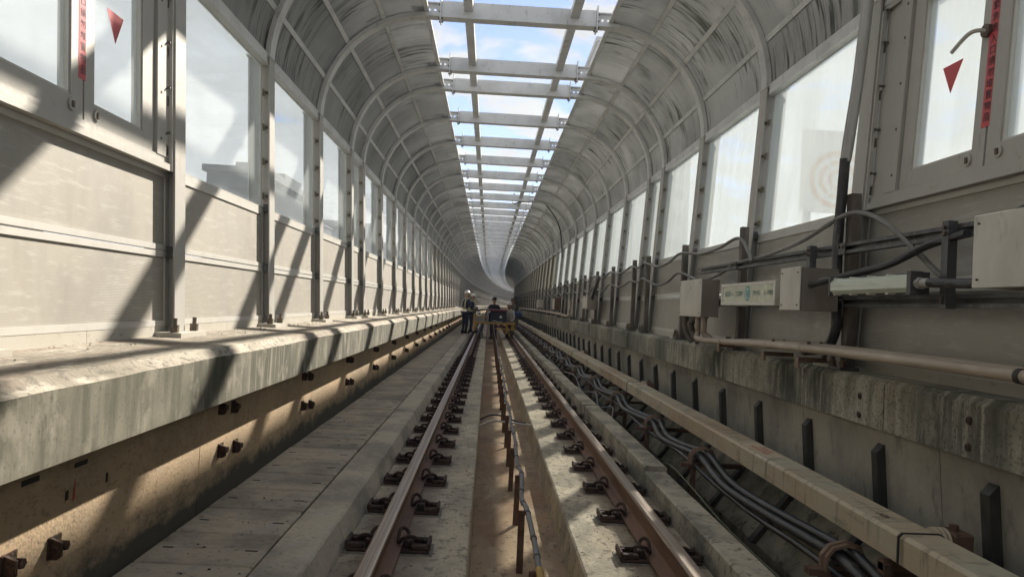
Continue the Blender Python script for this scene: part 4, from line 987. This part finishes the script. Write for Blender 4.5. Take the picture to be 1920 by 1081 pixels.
# ------------------------------------------------------------------ third rail with covers
def third_rail():
    prof = [(1.722, -.968), (1.722, -.862), (1.737, -.847), (1.885, -.845), (1.905, -.860), (1.905, -.968), (1.893, -.968), (1.893, -.872), (1.734, -.872), (1.734, -.968)]
    ends = [3.03 + 6.02 * k for k in range(-2, 36)]
    for k, (a, b) in enumerate(zip(ends, ends[1:])):
        if a > END - 6: break
        kk = k - 1
        lab = {0: 'nearest tan third rail cover, below the right ledge, starting at the picture edge', 1: 'second tan third rail cover, with the danger sticker', 2: 'third tan third rail cover from the camera'}.get(kk, 'tan third rail cover along the cable trench')
        r = thing('third_rail_cover', lab, 'third rail', 0, 0, 0, 'covers over the third rail'); r.location = (0, 0, 0)
        mb = MB().use('cover_frp'); sweep([(x, z) for x, z in prof], a + .006, b - .006, mb); wbuild(mb, 'cover', r)
        mb = MB().use('steel_dark'); sweep([(x + (-.006 if x < 1.8 else .006), z + (.005 if z > -.9 else 0)) for x, z in prof[:6]] , a - .006, a + .004, mb); wbuild(mb, 'joint_band', r)
        mb = MB().use('steel_dark'); sweep([(1.775, -.89), (1.775, -1.0), (1.845, -1.0), (1.845, -.89)], a, b, mb); wbuild(mb, 'conductor_rail', r)
        if kk == 1:
            y0, y1 = 4.55, 5.02
            mb = MB().use('sticker_cream'); mb.add([wp(x, y, z) for x, y, z in ((1.742, y0, -.8445), (1.742, y1, -.8445), (1.86, y1, -.8425), (1.86, y0, -.8425))], [(0, 1, 2, 3)]); so_ = wbuild(mb, 'danger_sticker', r)
            for body, x, sz in (('DANGER', 1.828, .05), ('HIGH VOLTAGE', 1.783, .042)):
                cu = bpy.data.curves.new('lettering', 'FONT'); cu.body = body; cu.size = sz; cu.align_x = 'CENTER'; cu.align_y = 'CENTER'; cu.offset = .0006
                o = bpy.data.objects.new('lettering', cu); o.rotation_euler = (0, 0, R(-90)); o.location = (x, (y0 + y1) / 2, -.8415 + ZO); txt(o, so_, 'red_ink')
            cu = bpy.data.curves.new('lettering', 'FONT'); cu.body = '006'; cu.size = .055; cu.align_x = 'CENTER'; cu.align_y = 'CENTER'
            o = bpy.data.objects.new('lettering', cu); o.rotation_euler = (0, 0, R(-80)); o.location = (1.80, 3.30, -.843 + ZO); txt(o, r, 'black_ink')
    for k in range(14):
        s = 3.03 + 6.02 * k
        r = thing('third_rail_bracket', f'{ORD[k]} rusty bracket holding the third rail, arm reaching the kerb blocks' if k < 5 else 'far rusty bracket under the third rail', 'rail bracket', s, 1.75, -1.5, 'brackets of the third rail'); og = (1.75, 0, -1.5)
        b = MB().use('rust_bracket'); b.box(1.45, 1.72, .10, .14, -1.275, -1.235); b.box(1.45, 1.72, .14, .17, -1.275, -1.268); b.build('arm', r, og)
        b = MB().use('rust_bracket'); b.box(1.71, 1.75, .08, .14, -1.58, -1.0); b.box(1.71, 1.98, .09, .13, -1.03, -.99); b.build('upright', r, og)
        b = MB().use('rust_bracket'); b.cbox(1.975, 2.06, .03, .16, -1.05, -.85, .008); b.cyl((2.01, .095, -.85), (2.01, .095, -.825), .018, 6); b.build('insulator_base', r, og)
        b = MB().use('insulator')
        for x in (1.915, 1.935, 1.955): b.cyl((x, .09, -.90), (x + .012, .09, -.90), .062, 18)
        b.cyl((1.91, .09, -.90), (1.98, .09, -.90), .035, 14); b.build('insulator', r, og, smooth=True)
third_rail()
# power cables in the trench
clamps = [1.35, 3.42, 5.70, 7.35, 9.4]
while clamps[-1] < 60: clamps.append(clamps[-1] + 2.05)
random.seed(3)
for j in range(2):
    P = [(1.66 + j * .055, -4, -1.06)]
    for a, b in zip(clamps, clamps[1:]):
        P += [(1.655 + j * .062, a - .12, -1.075 + j * .02), (1.655 + j * .062, a + .12, -1.075 + j * .02), (1.64 + j * .062, a + (b - a) * .4, -1.115 + j * .015), (1.625 + j * .062, a + (b - a) * .68, -1.125 + j * .015)]
    o = cable('power_cable', 'thick glossy black power cable in the trench, ' + ('nearer the rails' if j == 0 else 'nearer the wall'), P, .0255, 'power_cable', 12, 'cable', 5)
    o = cable('back_cable', 'black cable looping behind the third rail cover' if j == 0 else 'lower cable behind the third rail cover', [(2.0 + .04 * j, s, -.97 + .035 * math.sin(s * 2.1) - .08 * j) for s in [1 + .5 * i for i in range(90)]], .02, 'black_cable', 8, 'cable', 3) if True else None
for k, s in enumerate(clamps):
    lab = f'{ORD[k - 1]} brown saddle clamp on the black power cables' if 0 < k < 8 else 'brown saddle clamp on the power cables'
    r = thing('cable_clamp', lab, 'cable clamp', s, 1.69, -1.1, 'saddle clamps on the power cables'); og = (1.69, 0, -1.1)
    b = MB().use('saddle_brown')
    pts = [(1.60, -1.13), (1.605, -1.07), (1.635, -1.035), (1.69, -1.02), (1.745, -1.035), (1.77, -1.08)]
    A = []
    for i, (x, z) in enumerate(pts):
        dx, dz = x - 1.687, z + 1.085; q = math.hypot(dx, dz); A.append((x, z, dx / q, dz / q))
    b.ribbon(A, 0, .014, -.035, .035); b.ribbon(A, .014, .024, -.008, .008); b.build('saddle', r, og)
    b = MB().use('rust_bracket'); b.box(1.52, 2.02, -.03, .03, -1.155, -1.125); b.box(1.60, 1.64, -.012, .012, -1.58, -1.155); b.build('bracket', r, og)
cable('power_cable', 'thinner black cable strapped below the two power cables in the trench', [(1.63, s, -1.15 + .02 * math.sin(s * 2.3)) for s in [-2 + .8 * i for i in range(80)]], .016, 'power_cable', 9)
cable('trench_wire', 'thin olive green wire trailing through the trench beside the kerb blocks', [(1.6, -1, -1.28), (1.60, 1.5, -1.30), (1.585, 3.3, -1.33), (1.57, 4.6, -1.33), (1.56, 5.6, -1.26), (1.55, 6.2, -1.24), (1.52, 6.6, -1.36), (1.54, 7.2, -1.3), (1.56, 8.0, -1.38), (1.53, 9, -1.33), (1.55, 11, -1.4), (1.54, 14, -1.38), (1.54, 25, -1.4)], .006, 'green_wire', 6, 'wire')
cable('trench_wire', 'thin grey wire zigzagging in the trench beyond the nearest bracket', [(1.5, 8.8, -1.3), (1.60, 9.3, -1.2), (1.52, 9.9, -1.28), (1.6, 10.8, -1.2), (1.55, 12, -1.3), (1.6, 13.5, -1.2), (1.56, 16, -1.3), (1.6, 20, -1.25)], .012, 'grey_cable', 7, 'wire')
random.seed(11)
mb = MB().use('trench_floor')
for i in range(900):
    t = 2 + random.random() ** 1.6 * 24; x = random.uniform(1.46, 1.9); r_ = random.uniform(.008, .035)
    c = Vector((x, t, -1.575)); b = len(mb.v)
    for k in range(5): a = k * 1.256 + random.random(); mb.v.append((c.x + math.cos(a) * r_ * random.uniform(.6, 1.3), c.y + math.sin(a) * r_ * random.uniform(.6, 1.3), c.z - .004 + ZO))
    mb.v.append((c.x, c.y, c.z + r_ * .6 + ZO))
    for k in range(5): mb.f.append((b + k, b + (k + 1) % 5, b + 5)); mb.m.append(0)
tag(wbuild(mb, 'trench_debris'), 'dark moss and rubble on the floor of the cable trench', 'debris', kind='stuff')
# hanging cable on the skylight
cable('skylight_cable', 'thin dark cable hanging from the roof beams and running to the right', [(.62, 24.0, 3.6), (.60, 24.0, 3.42), (.58, 23.9, 3.30), (.66, 23.8, 3.24), (.85, 23.8, 3.31), (1.3, 23.8, 3.33), (1.6, 23.8, 3.3), (2.1, 23.8, 2.6), (2.25, 23.8, 1.6)], .02, 'black_cable')
# ------------------------------------------------------------------ outside
def block(name, lab, x0, x1, y0, y1, z1, m_, floors=0, cat='building', z0=-ZO):
    r = thing(name, lab, cat, 0, (x0 + x1) / 2, z0); r.location = ((x0 + x1) / 2, (y0 + y1) / 2, z0 + ZO); og = ((x0 + x1) / 2, (y0 + y1) / 2, z0)
    b = MB().use(m_); b.box(x0, x1, y0, y1, z0, z1); b.build('wall', r, og)
    b = MB().use(m_); b.box(x0 - .3, x1 + .3, y0 - .3, y1 + .3, z1, z1 + .5); b.build('roof', r, og)
    if floors:
        z = z1 - 2.6; k = 0
        while z > max(z0, -3) and k < floors:
            n = max(1, int((x1 - x0) / 3))
            for i in range(n):
                xa = x0 + (i + .25) * (x1 - x0) / n; xb = x0 + (i + .75) * (x1 - x0) / n
                b = MB().use('building_window'); b.box(xa, xb, y0 - .04, y0 + .1, z, z + 1.4); b.build('window', r, og)
            z -= 3.2; k += 1
    return r, og
def P(px, py, y): return at(px, py, y=y)
a = P(388, 320, 60); b_ = P(480, 318, 60)
r, og = block('office_building', 'dark flat roofed building seen through the left window beyond the first post', a.x, b_.x + .4, 60, 75, a.z, 'building_dark', 3)
b = MB().use('building_dark'); c_ = P(425, 316, 60); b.box(c_.x, b_.x - .3, 62, 70, a.z + .5, a.z + 1.2); b.build('roof_house', r, og)
a = P(516, 328, 70); b_ = P(534, 330, 70)
r, og = block('water_tower', 'dark tower with a wide head seen through the second left window', a.x + .2, b_.x - .2, 70, 74, a.z - 4.2, 'building_dark', 0, 'tower')
b = MB().use('building_dark'); b.box(a.x - .6, b_.x + .3, 69, 75, a.z - 1.0, a.z); b.box(b_.x - .7, b_.x - .1, 70, 74, a.z - 4.2, a.z - 1.0); b.build('tank_head', r, og)
for i, (px, py, y, w_) in enumerate(((655, 420, 220, 14), (600, 415, 200, 10), (690, 455, 260, 22), (565, 418, 180, 8))):
    a = P(px, py, y); block('apartment_block', ['low pale roofs far off beyond the left windows', 'small distant apartment block beyond the left windows', 'wide distant building low beyond the left windows', 'slim distant block beyond the third left window'][i], a.x - w_ / 2, a.x + w_ / 2, y, y + 15, a.z, 'building_dark', 2)
# tower seen through the skylight, right of the centre
a = P(1122, 78, 90); block('tall_tower', 'grey tower top glimpsed through the skylight at upper right', a.x, a.x + 12, 90, 104, a.z, 'building_pale', 8, 'tower')
# white curved canopy outside the near left window
r = thing('curved_canopy', 'white curved roof of the neighbouring track outside the near left window', 'roof'); r.location = (-10, 4, 0); og = (-10, 4, -ZO)
mb = MB().use('canopy_white')
A = []
for i in range(13):
    t = R(-20 + 110 * i / 12); A.append((-12.0 + 3.0 * math.cos(t), 2.0 + 2.9 * math.sin(t), math.cos(t), math.sin(t)))
mb.ribbon(A, -.08, 0, -6, 15.9); mb.build('shell', r, og)
mb = MB().use('rib_paint')
for i in (4, 7, 9): q = A[i]; mb.ribbon([A[i], tuple((A[i][j] * .97 + A[i + 1][j] * .03) for j in range(4))], .0, .05, -6, 15.9)
for y in (3, 7.5, 12): mb.ribbon(A, .0, .03, y, y + .05)
mb.build('seam', r, og)
b = MB().use('canopy_white'); b.box(-15, -9.3, -6, 15.8, -ZO, 1.1); b.build('lower_wall', r, og)
# billboard with ring beyond the right window
r = thing('rooftop_billboard', 'pale billboard with orange ring, faint behind the milky right window', 'billboard'); c = P(1568, 330, 24); r.location = (c.x, 24, 0); og = (c.x, 24, -ZO)
b = MB().use('emblem_white'); b.box(c.x - 1.1, c.x + 1.6, 24.1, 24.2, c.z - 1.2, c.z + 1.5); b.build('board', r, og)
b = MB().use('emblem_orange')
for rr0, rr1, dx in ((.95, .80, .1), (.62, .50, .1), (.32, .22, .1)):
    for k in range(28):
        t0 = 2 * math.pi * k / 28; t1 = t0 + 2 * math.pi / 28 * .97
        if rr0 < .9 and k % 9 == 0: continue
        b.add([(c.x + dx + q * math.cos(t), 24.09, c.z - .1 + q * math.sin(t)) for q, t in ((rr0, t0), (rr1, t0), (rr1, t1), (rr0, t1))], [(0, 1, 2, 3)])
b.build('ring_emblem', r, og)
b = MB().use('building_pale'); b.box(c.x - .9, c.x - .7, 24.2, 24.4, -ZO, c.z); b.box(c.x + 1.1, c.x + 1.3, 24.2, 24.4, -ZO, c.z); b.build('stand', r, og)
# ------------------------------------------------------------------ people
def skin_body(name, parent, chains, m_, sub=1):
    """chains: list of [(x,y,z,r),...]; first point of first chain is the root, chains join where points coincide"""
    vs = []; es = []; rad = []; idx = {}
    for ch in chains:
        prev = None
        for x, y, z, r_ in ch:
            k = (round(x, 3), round(y, 3), round(z, 3))
            if k not in idx: idx[k] = len(vs); vs.append((x, y, z)); rad.append(r_)
            if prev is not None and prev != idx[k]: es.append((prev, idx[k]))
            prev = idx[k]
    me = bpy.data.meshes.new(name); me.from_pydata(vs, es, []); o = bpy.data.objects.new(name, me); COL.objects.link(o); o.parent = parent
    mo = o.modifiers.new('skin', 'SKIN'); mo.use_smooth_shade = True
    for i, r_ in enumerate(rad):
        sv = me.skin_vertices[0].data[i]
        r_ = r_ if isinstance(r_, tuple) else (r_, r_); sv.radius = r_; sv.use_root = (i == 0)
    o.modifiers.new('sub', 'SUBSURF').levels = sub; o.modifiers['sub'].render_levels = sub
    me.materials.append(M[m_]); return o
def person(lab, s, x, z, face, pose, top, legs, hat, vest=True, scale=1.0, cap='helmet_white'):
    """local frame: +y = facing direction, origin between the feet"""
    r = thing('person', lab, 'person', s, x, z); r.rotation_euler.z = face; r.scale = (scale,) * 3
    lean = pose.get('lean', 0); knee = pose.get('crouch', 0)
    hip = .92 - .45 * knee; ty = lean * .45
    def T(h): return (0, lean * (h / .55) * .5, hip + h * math.cos(lean * .9))     # points up the spine
    sh = T(.50); ck = T(.56); nk = T(.60); hd = T(.70)
    kf = .25 * knee + .02
    L = []
    for sd in (-1, 1):
        sp2 = .02 if pose.get('stride', 0) == 0 else pose['stride'] * sd
        L.append([(0, 0, hip, .125), (sd * .09, -.01, hip - .08, .098), (sd * .10, kf + sp2 * .5, hip * .52 + .0, .068), (sd * .10, -.03 * (1 + knee) + sp2, .12, .05), (sd * .10, -.02 + sp2, .07, .05)])
    skin_body('trousers', r, L, legs)
    for sd in (-1, 1):
        sp2 = .02 if pose.get('stride', 0) == 0 else pose['stride'] * sd
        b = MB().use('boot'); y = -.03 * (1 + knee) + sp2
        b.cbox(sd * .10 - .045, sd * .10 + .045, y - .09, y + .19, 0, .055, .018); b.cbox(sd * .10 - .042, sd * .10 + .042, y - .08, y + .07, .05, .13, .015); b.build('boot', r)
    # one continuous body: torso, arms, neck
    torso = [(0, T(.05)[1], T(.05)[2], (.14, .105)), (0, T(.25)[1], T(.25)[2], (.145, .11)), (0, T(.44)[1], T(.44)[2], (.165, .12)), (0, ck[1], ck[2], (.075, .07))]
    ch = [torso]; hands = []
    for sd, tgt in ((-1, pose['la']), (1, pose['ra'])):
        shp = (sd * .19, sh[1], sh[2] - .03); el, wr = tgt
        el = (el[0], el[1], el[2]); ch.append([torso[2], (*shp, .062), (*el, .046), (*wr, .034)]); hands.append((sd, Vector(el), Vector(wr)))
    skin_body('jacket', r, ch, top)
    hn = []
    for sd, el, wr in hands:
        d = (wr - el).normalized(); side = d.cross(Vector((0, 0, 1)));
        if side.length < .1: side = Vector((0, 1, 0))
        side.normalize(); palm = wr + d * .07; C = [[(*wr, .026), (*(wr + d * .04), .034), (*palm, .036)]]
        curl = side.cross(d) * (-.5)
        for i, o_ in enumerate((-.03, -.01, .01, .03)):
            base = palm + side * o_; ln = (.07, .08, .075, .06)[i]
            m1 = base + (d * .6 + curl * .25) * ln; m2 = m1 + (d * .35 + curl * .7) * ln
            C.append([(*palm, .036), (*(base + d * .01), .012), (*m1, .010), (*m2, .009)])
        th = wr + d * .035; C.append([(*(wr + d * .04), .034), (*(th + side * .04 + d * .02), .012), (*(th + side * .055 + d * .05 + curl * .03), .010)])
        hn.append(C)
    for C in hn: skin_body('hand', r, C, 'skin', 1)
    # head
    hy, hz = hd[1] + .02, hd[2] + .02
    pit = pose.get('look', 0)
    h = skin_body('head', r, [[(0, ck[1], ck[2] - .02, .055), (0, nk[1], nk[2], .055), (0, hy - .01, hz - .06, (.07, .075)), (0, hy, hz + .01, (.078, .095)), (0, hy - .005, hz + .085, (.066, .08))], [(0, hy, hz + .01, (.078, .095)), (0, hy + .10, hz - .015, .016)]], 'skin', 2)
    e = MB().use('hair')
    for sd in (-1, 1):
        e.cyl((sd * .032, hy + .082, hz + .02), (sd * .032, hy + .09, hz + .02), .010, 8); e.box(sd * .03 - .018, sd * .03 + .018, hy + .08, hy + .09, hz + .038, hz + .045)
    e.box(-.025, .025, hy + .084, hy + .09, hz - .058, hz - .05); e.build('face_features', r)
    for sd in (-1, 1): e = MB().use('skin'); e.cbox(sd * .078 - .01, sd * .078 + .01, hy - .02, hy + .015, hz - .03, hz + .035, .006); e.build('ear', r)
    if hat == 'helmet':
        b = MB().use(cap); rings = []
        for i in range(7):
            t = R(90 * i / 6); b_ = []
            for k in range(18): a = 2 * math.pi * k / 18; b_.append((math.cos(a) * .118 * math.cos(t), hy + math.sin(a) * .142 * math.cos(t), hz + .045 + .125 * math.sin(t)))
            rings.append(b_)
        v = [p for q in rings for p in q]; f = []
        for i in range(6):
            for k in range(18): f.append((i * 18 + k, i * 18 + (k + 1) % 18, (i + 1) * 18 + (k + 1) % 18, (i + 1) * 18 + k))
        b.add(v, f)
        brim = [(math.cos(2 * math.pi * k / 18) * .135, hy + math.sin(2 * math.pi * k / 18) * (.16 + (.04 if 2 < k < 7 else 0)), hz + .04) for k in range(18)]
        b.add(brim + [(x_, y_, z_ + .012) for x_, y_, z_ in brim], [tuple(range(18)), tuple(range(18, 36))] + [(k, (k + 1) % 18, 18 + (k + 1) % 18, 18 + k) for k in range(18)])
        b.build('helmet', r, smooth=True)
    else:
        b = MB().use(cap); v = []; f = []
        for i in range(7):
            t = R(-15 + 105 * i / 6)
            for k in range(16): a = 2 * math.pi * k / 16; v.append((math.cos(a) * .098 * math.cos(t), hy - .012 + math.sin(a) * .118 * math.cos(t), hz + .035 + .105 * math.sin(t)))
        for i in range(6):
            for k in range(16): f.append((i * 16 + k, i * 16 + (k + 1) % 16, (i + 1) * 16 + (k + 1) % 16, (i + 1) * 16 + k))
        b.add(v, f); b.build('hair' if hat == 'hair' else 'cap', r, smooth=True)
    if vest:
        b = MB().use('vest_band')
        def band(h0, h1, rx, ry):
            v = []; n = 20
            for h_ in (h0, h1):
                p = T(h_)
                for k in range(n): a = 2 * math.pi * k / n; v.append((math.cos(a) * rx, p[1] + math.sin(a) * ry, p[2]))
            b.add(v, [(k, (k + 1) % n, n + (k + 1) % n, n + k) for k in range(n)])
        band(.06, .12, .176, .135)
        for sd in (-1, 1):
            for fr in (-1, 1):
                Q = [(sd * .12, T(.1)[1] + fr * .128, T(.1)[2]), (sd * .11, T(.3)[1] + fr * .142, T(.3)[2]), (sd * .10, T(.46)[1] + fr * .125, T(.46)[2]), (sd * .095, T(.53)[1], T(.53)[2] + .035)]
                b.tube(spline(Q, 3), .021, 6)
        b.build('vest', r, smooth=True)
    return r
arm_down = lambda sd: ((sd * .25, .0, 1.10), (sd * .25, .06, .86))
person('worker in white helmet, navy overalls and reflective vest on the left walkway', 31.0, -.96, -1.25, R(-50), {'la': ((-.25, .05, 1.14), (-.14, .26, 1.06)), 'ra': ((.26, .03, 1.13), (.18, .25, 1.08)), 'lean': .05}, 'navy_cloth', 'navy_cloth', 'helmet', True, .98)
person('second worker in dark clothes and white vest straps standing behind the first', 32.6, -.74, -1.25, R(-100), {'la': arm_down(-1), 'ra': ((.25, .04, 1.12), (.2, .26, 1.02)), 'lean': .05}, 'navy_cloth', 'navy_cloth', 'helmet', True, .93)
person('worker in black leaning over the machine behind the yellow trolley', 34.8, .27, -1.60, R(20), {'la': ((-.30, .12, 1.15), (-.25, .35, 1.0)), 'ra': ((.30, .12, 1.15), (.25, .35, 1.0)), 'lean': .12}, 'black_cloth', 'navy_cloth', 'cap', False, 1.10, 'black_cloth')
person('crouching worker in white helmet and white sleeves on the right of the trolley', 31.95, .93, -1.38, R(160), {'la': ((-.27, .25, .78), (-.2, .5, .72)), 'ra': ((.27, .25, .78), (.2, .5, .72)), 'lean': .35, 'crouch': .55}, 'white_cloth', 'black_cloth', 'helmet', True, 1.0)
person('worker in grey bending beside the right wall beyond the trolley', 36.5, 1.35, -1.38, R(120), {'la': ((-.27, .3, 1.1), (-.2, .5, .9)), 'ra': ((.27, .3, 1.1), (.2, .5, .9)), 'lean': .35}, 'grey_cloth', 'grey_cloth', 'cap', False, 1.0, 'grey_cloth')
# ------------------------------------------------------------------ yellow trolley
def trolley():
    s = 30.2; r = thing('track_trolley', 'yellow steel track trolley loaded with dark machinery, standing on both rails', 'trolley', s, .27, -1.186); og = (.27, 0, -1.186)
    b = MB().use('yellow_paint'); b.box(-.62, 1.10, 0, .08, -.79, -.73); b.box(-.62, 1.10, 1.4, 1.48, -.80, -.70); b.box(-.62, -.54, .08, 1.4, -.80, -.70); b.box(1.02, 1.10, .08, 1.4, -.80, -.70); b.build('deck_frame', r, og)
    b = MB().use('machine_grey'); b.box(-.54, 1.02, .08, 1.4, -.76, -.72); b.build('deck', r, og)
    for x in (-.52, 1.0):
        for y in (.02, 1.36):
            b = MB().use('yellow_paint'); b.box(x - .04, x + .04, y, y + .08, -1.12, -.80); b.box(x - .08, x + .08, y + .01, y + .07, -.95, -.90); b.build('leg', r, og)
    for x in (-.483, 1.022):
        for y in (.06, 1.40):
            b = MB().use('steel_dark'); b.cyl((x - .04, y, -1.10), (x + .04, y, -1.10), .086, 18); sgn = 1 if x < 0 else -1; b.cyl((x + sgn * .04, y, -1.10), (x + sgn * .055, y, -1.10), .11, 18); b.build('wheel', r, og)
    b = MB().use('yellow_paint'); b.box(-.54, -.12, .04, .5, -.53, -.50); b.box(-.6, -.55, .0, .06, -.70, -.42); b.build('side_rail', r, og); b = MB().use('machine_grey'); b.box(-.52, -.14, .06, .45, -.72, -.53); b.build('battery_box', r, og)
    b = MB().use('yellow_paint'); b.box(.72, .80, .02, .09, -1.16, -.80); b.box(.3, 1.0, .03, .07, -1.0, -.96); b.use('machine_maroon'); b.box(.24, .9, .1, .2, -.93, -.85); b.build('lower_bar', r, og)
    m = thing('generator_set', 'dark navy machine block with maroon top on the trolley deck', 'machine', s, .45, -.72); og2 = (.45, 0, -.72)
    b = MB().use('machine_navy'); b.cbox(.05, .74, .2, 1.2, -.715, -.30, .03); b.box(.0, .05, .3, 1.1, -.71, -.35)
    for x in (.15, .33, .62): b.box(x, x + .04, .17, .2, -.70, -.32)
    b.build('engine_block', m, og2)
    b = MB().use('machine_maroon'); b.cbox(.02, .76, .18, 1.2, -.30, -.18, .03); b.build('fuel_tank', m, og2)
    b = MB().use('machine_grey'); b.cbox(-.09, .02, .16, .8, -.71, -.17, .015); b.build('control_box', m, og2)
    b = MB().use('helmet_white'); b.cyl((.50, .19, -.49), (.50, .15, -.49), .055, 14); b.build('gauge', m, og2)
    b = MB().use('bracket_metal'); b.tube(spline([(.15, .15, -.70), (.25, .1, -.66), (.4, .1, -.70), (.55, .12, -.68)], 4), .02, 8); b.build('hose', m, og2)
    q = thing('cable_reel', 'white cable reel with black hub on the left end of the trolley', 'reel', s, -.40, -.50); og3 = (-.40, 0, -.50)
    b = MB().use('helmet_white'); b.cyl((-.40, .10, -.40), (-.40, .14, -.40), .10, 20); b.cyl((-.40, .26, -.40), (-.40, .30, -.40), .10, 20); b.build('flange', q, og3)
    b = MB().use('black_cable'); b.cyl((-.40, .14, -.40), (-.40, .26, -.40), .06, 16); b.cyl((-.38, .085, -.41), (-.38, .11, -.41), .035, 12); b.build('hub', q, og3)
    q = thing('blue_bag', 'bright blue bag at the right end of the trolley', 'bag', s, 1.2, -.45); og4 = (1.2, .0, -.45)
    b = MB().use('blue_cloth'); b.cbox(1.10, 1.36, .5, .8, -.46, -.24, .06); b.build('bag_body', q, og4)
    b = MB().use('rust_bracket'); b.box(1.08, 1.12, .6, .66, -.72, -.46); b.build('holder', q, og4)
    q = thing('tool_box', 'small grey tool box under the front of the trolley deck', 'tool box', s, .2, -1.38); og5 = (.2, 0, -1.38)
    b = MB().use('machine_grey'); b.cbox(-.30, -.18, .4, .7, -1.38, -1.15, .01); b.build('case', q, og5)
    b = MB().use('steel_dark'); b.box(-.27, -.21, .5, .54, -1.15, -1.12); b.build('handle', q, og5)
trolley()

# lettering becomes plain meshes
dg = bpy.context.evaluated_depsgraph_get()
for o in TXT:
    me = bpy.data.meshes.new_from_object(o.evaluated_get(dg)); n_ = bpy.data.objects.new('lettering', me); COL.objects.link(n_)
    n_.parent = o.parent; n_.location = o.location; n_.rotation_euler = o.rotation_euler
    bpy.data.objects.remove(o)

# ------------------------------------------------------------------ thin air haze
mh = bpy.data.materials.new('haze'); mh.use_nodes = True; nt = mh.node_tree; nt.nodes.clear()
o_ = nt.nodes.new('ShaderNodeOutputMaterial'); v_ = nt.nodes.new('ShaderNodeVolumePrincipled'); v_.inputs['Density'].default_value = .0018; v_.inputs['Color'].default_value = (.88, .92, 1, 1); v_.inputs['Anisotropy'].default_value = .2
nt.links.new(v_.outputs[0], o_.inputs['Volume']); M['haze'] = mh
hb = MB().use('haze'); hb.box(-2600, 2600, -900, 4100, -1, 46); tag(hb.build('haze'), None, kind='stuff')
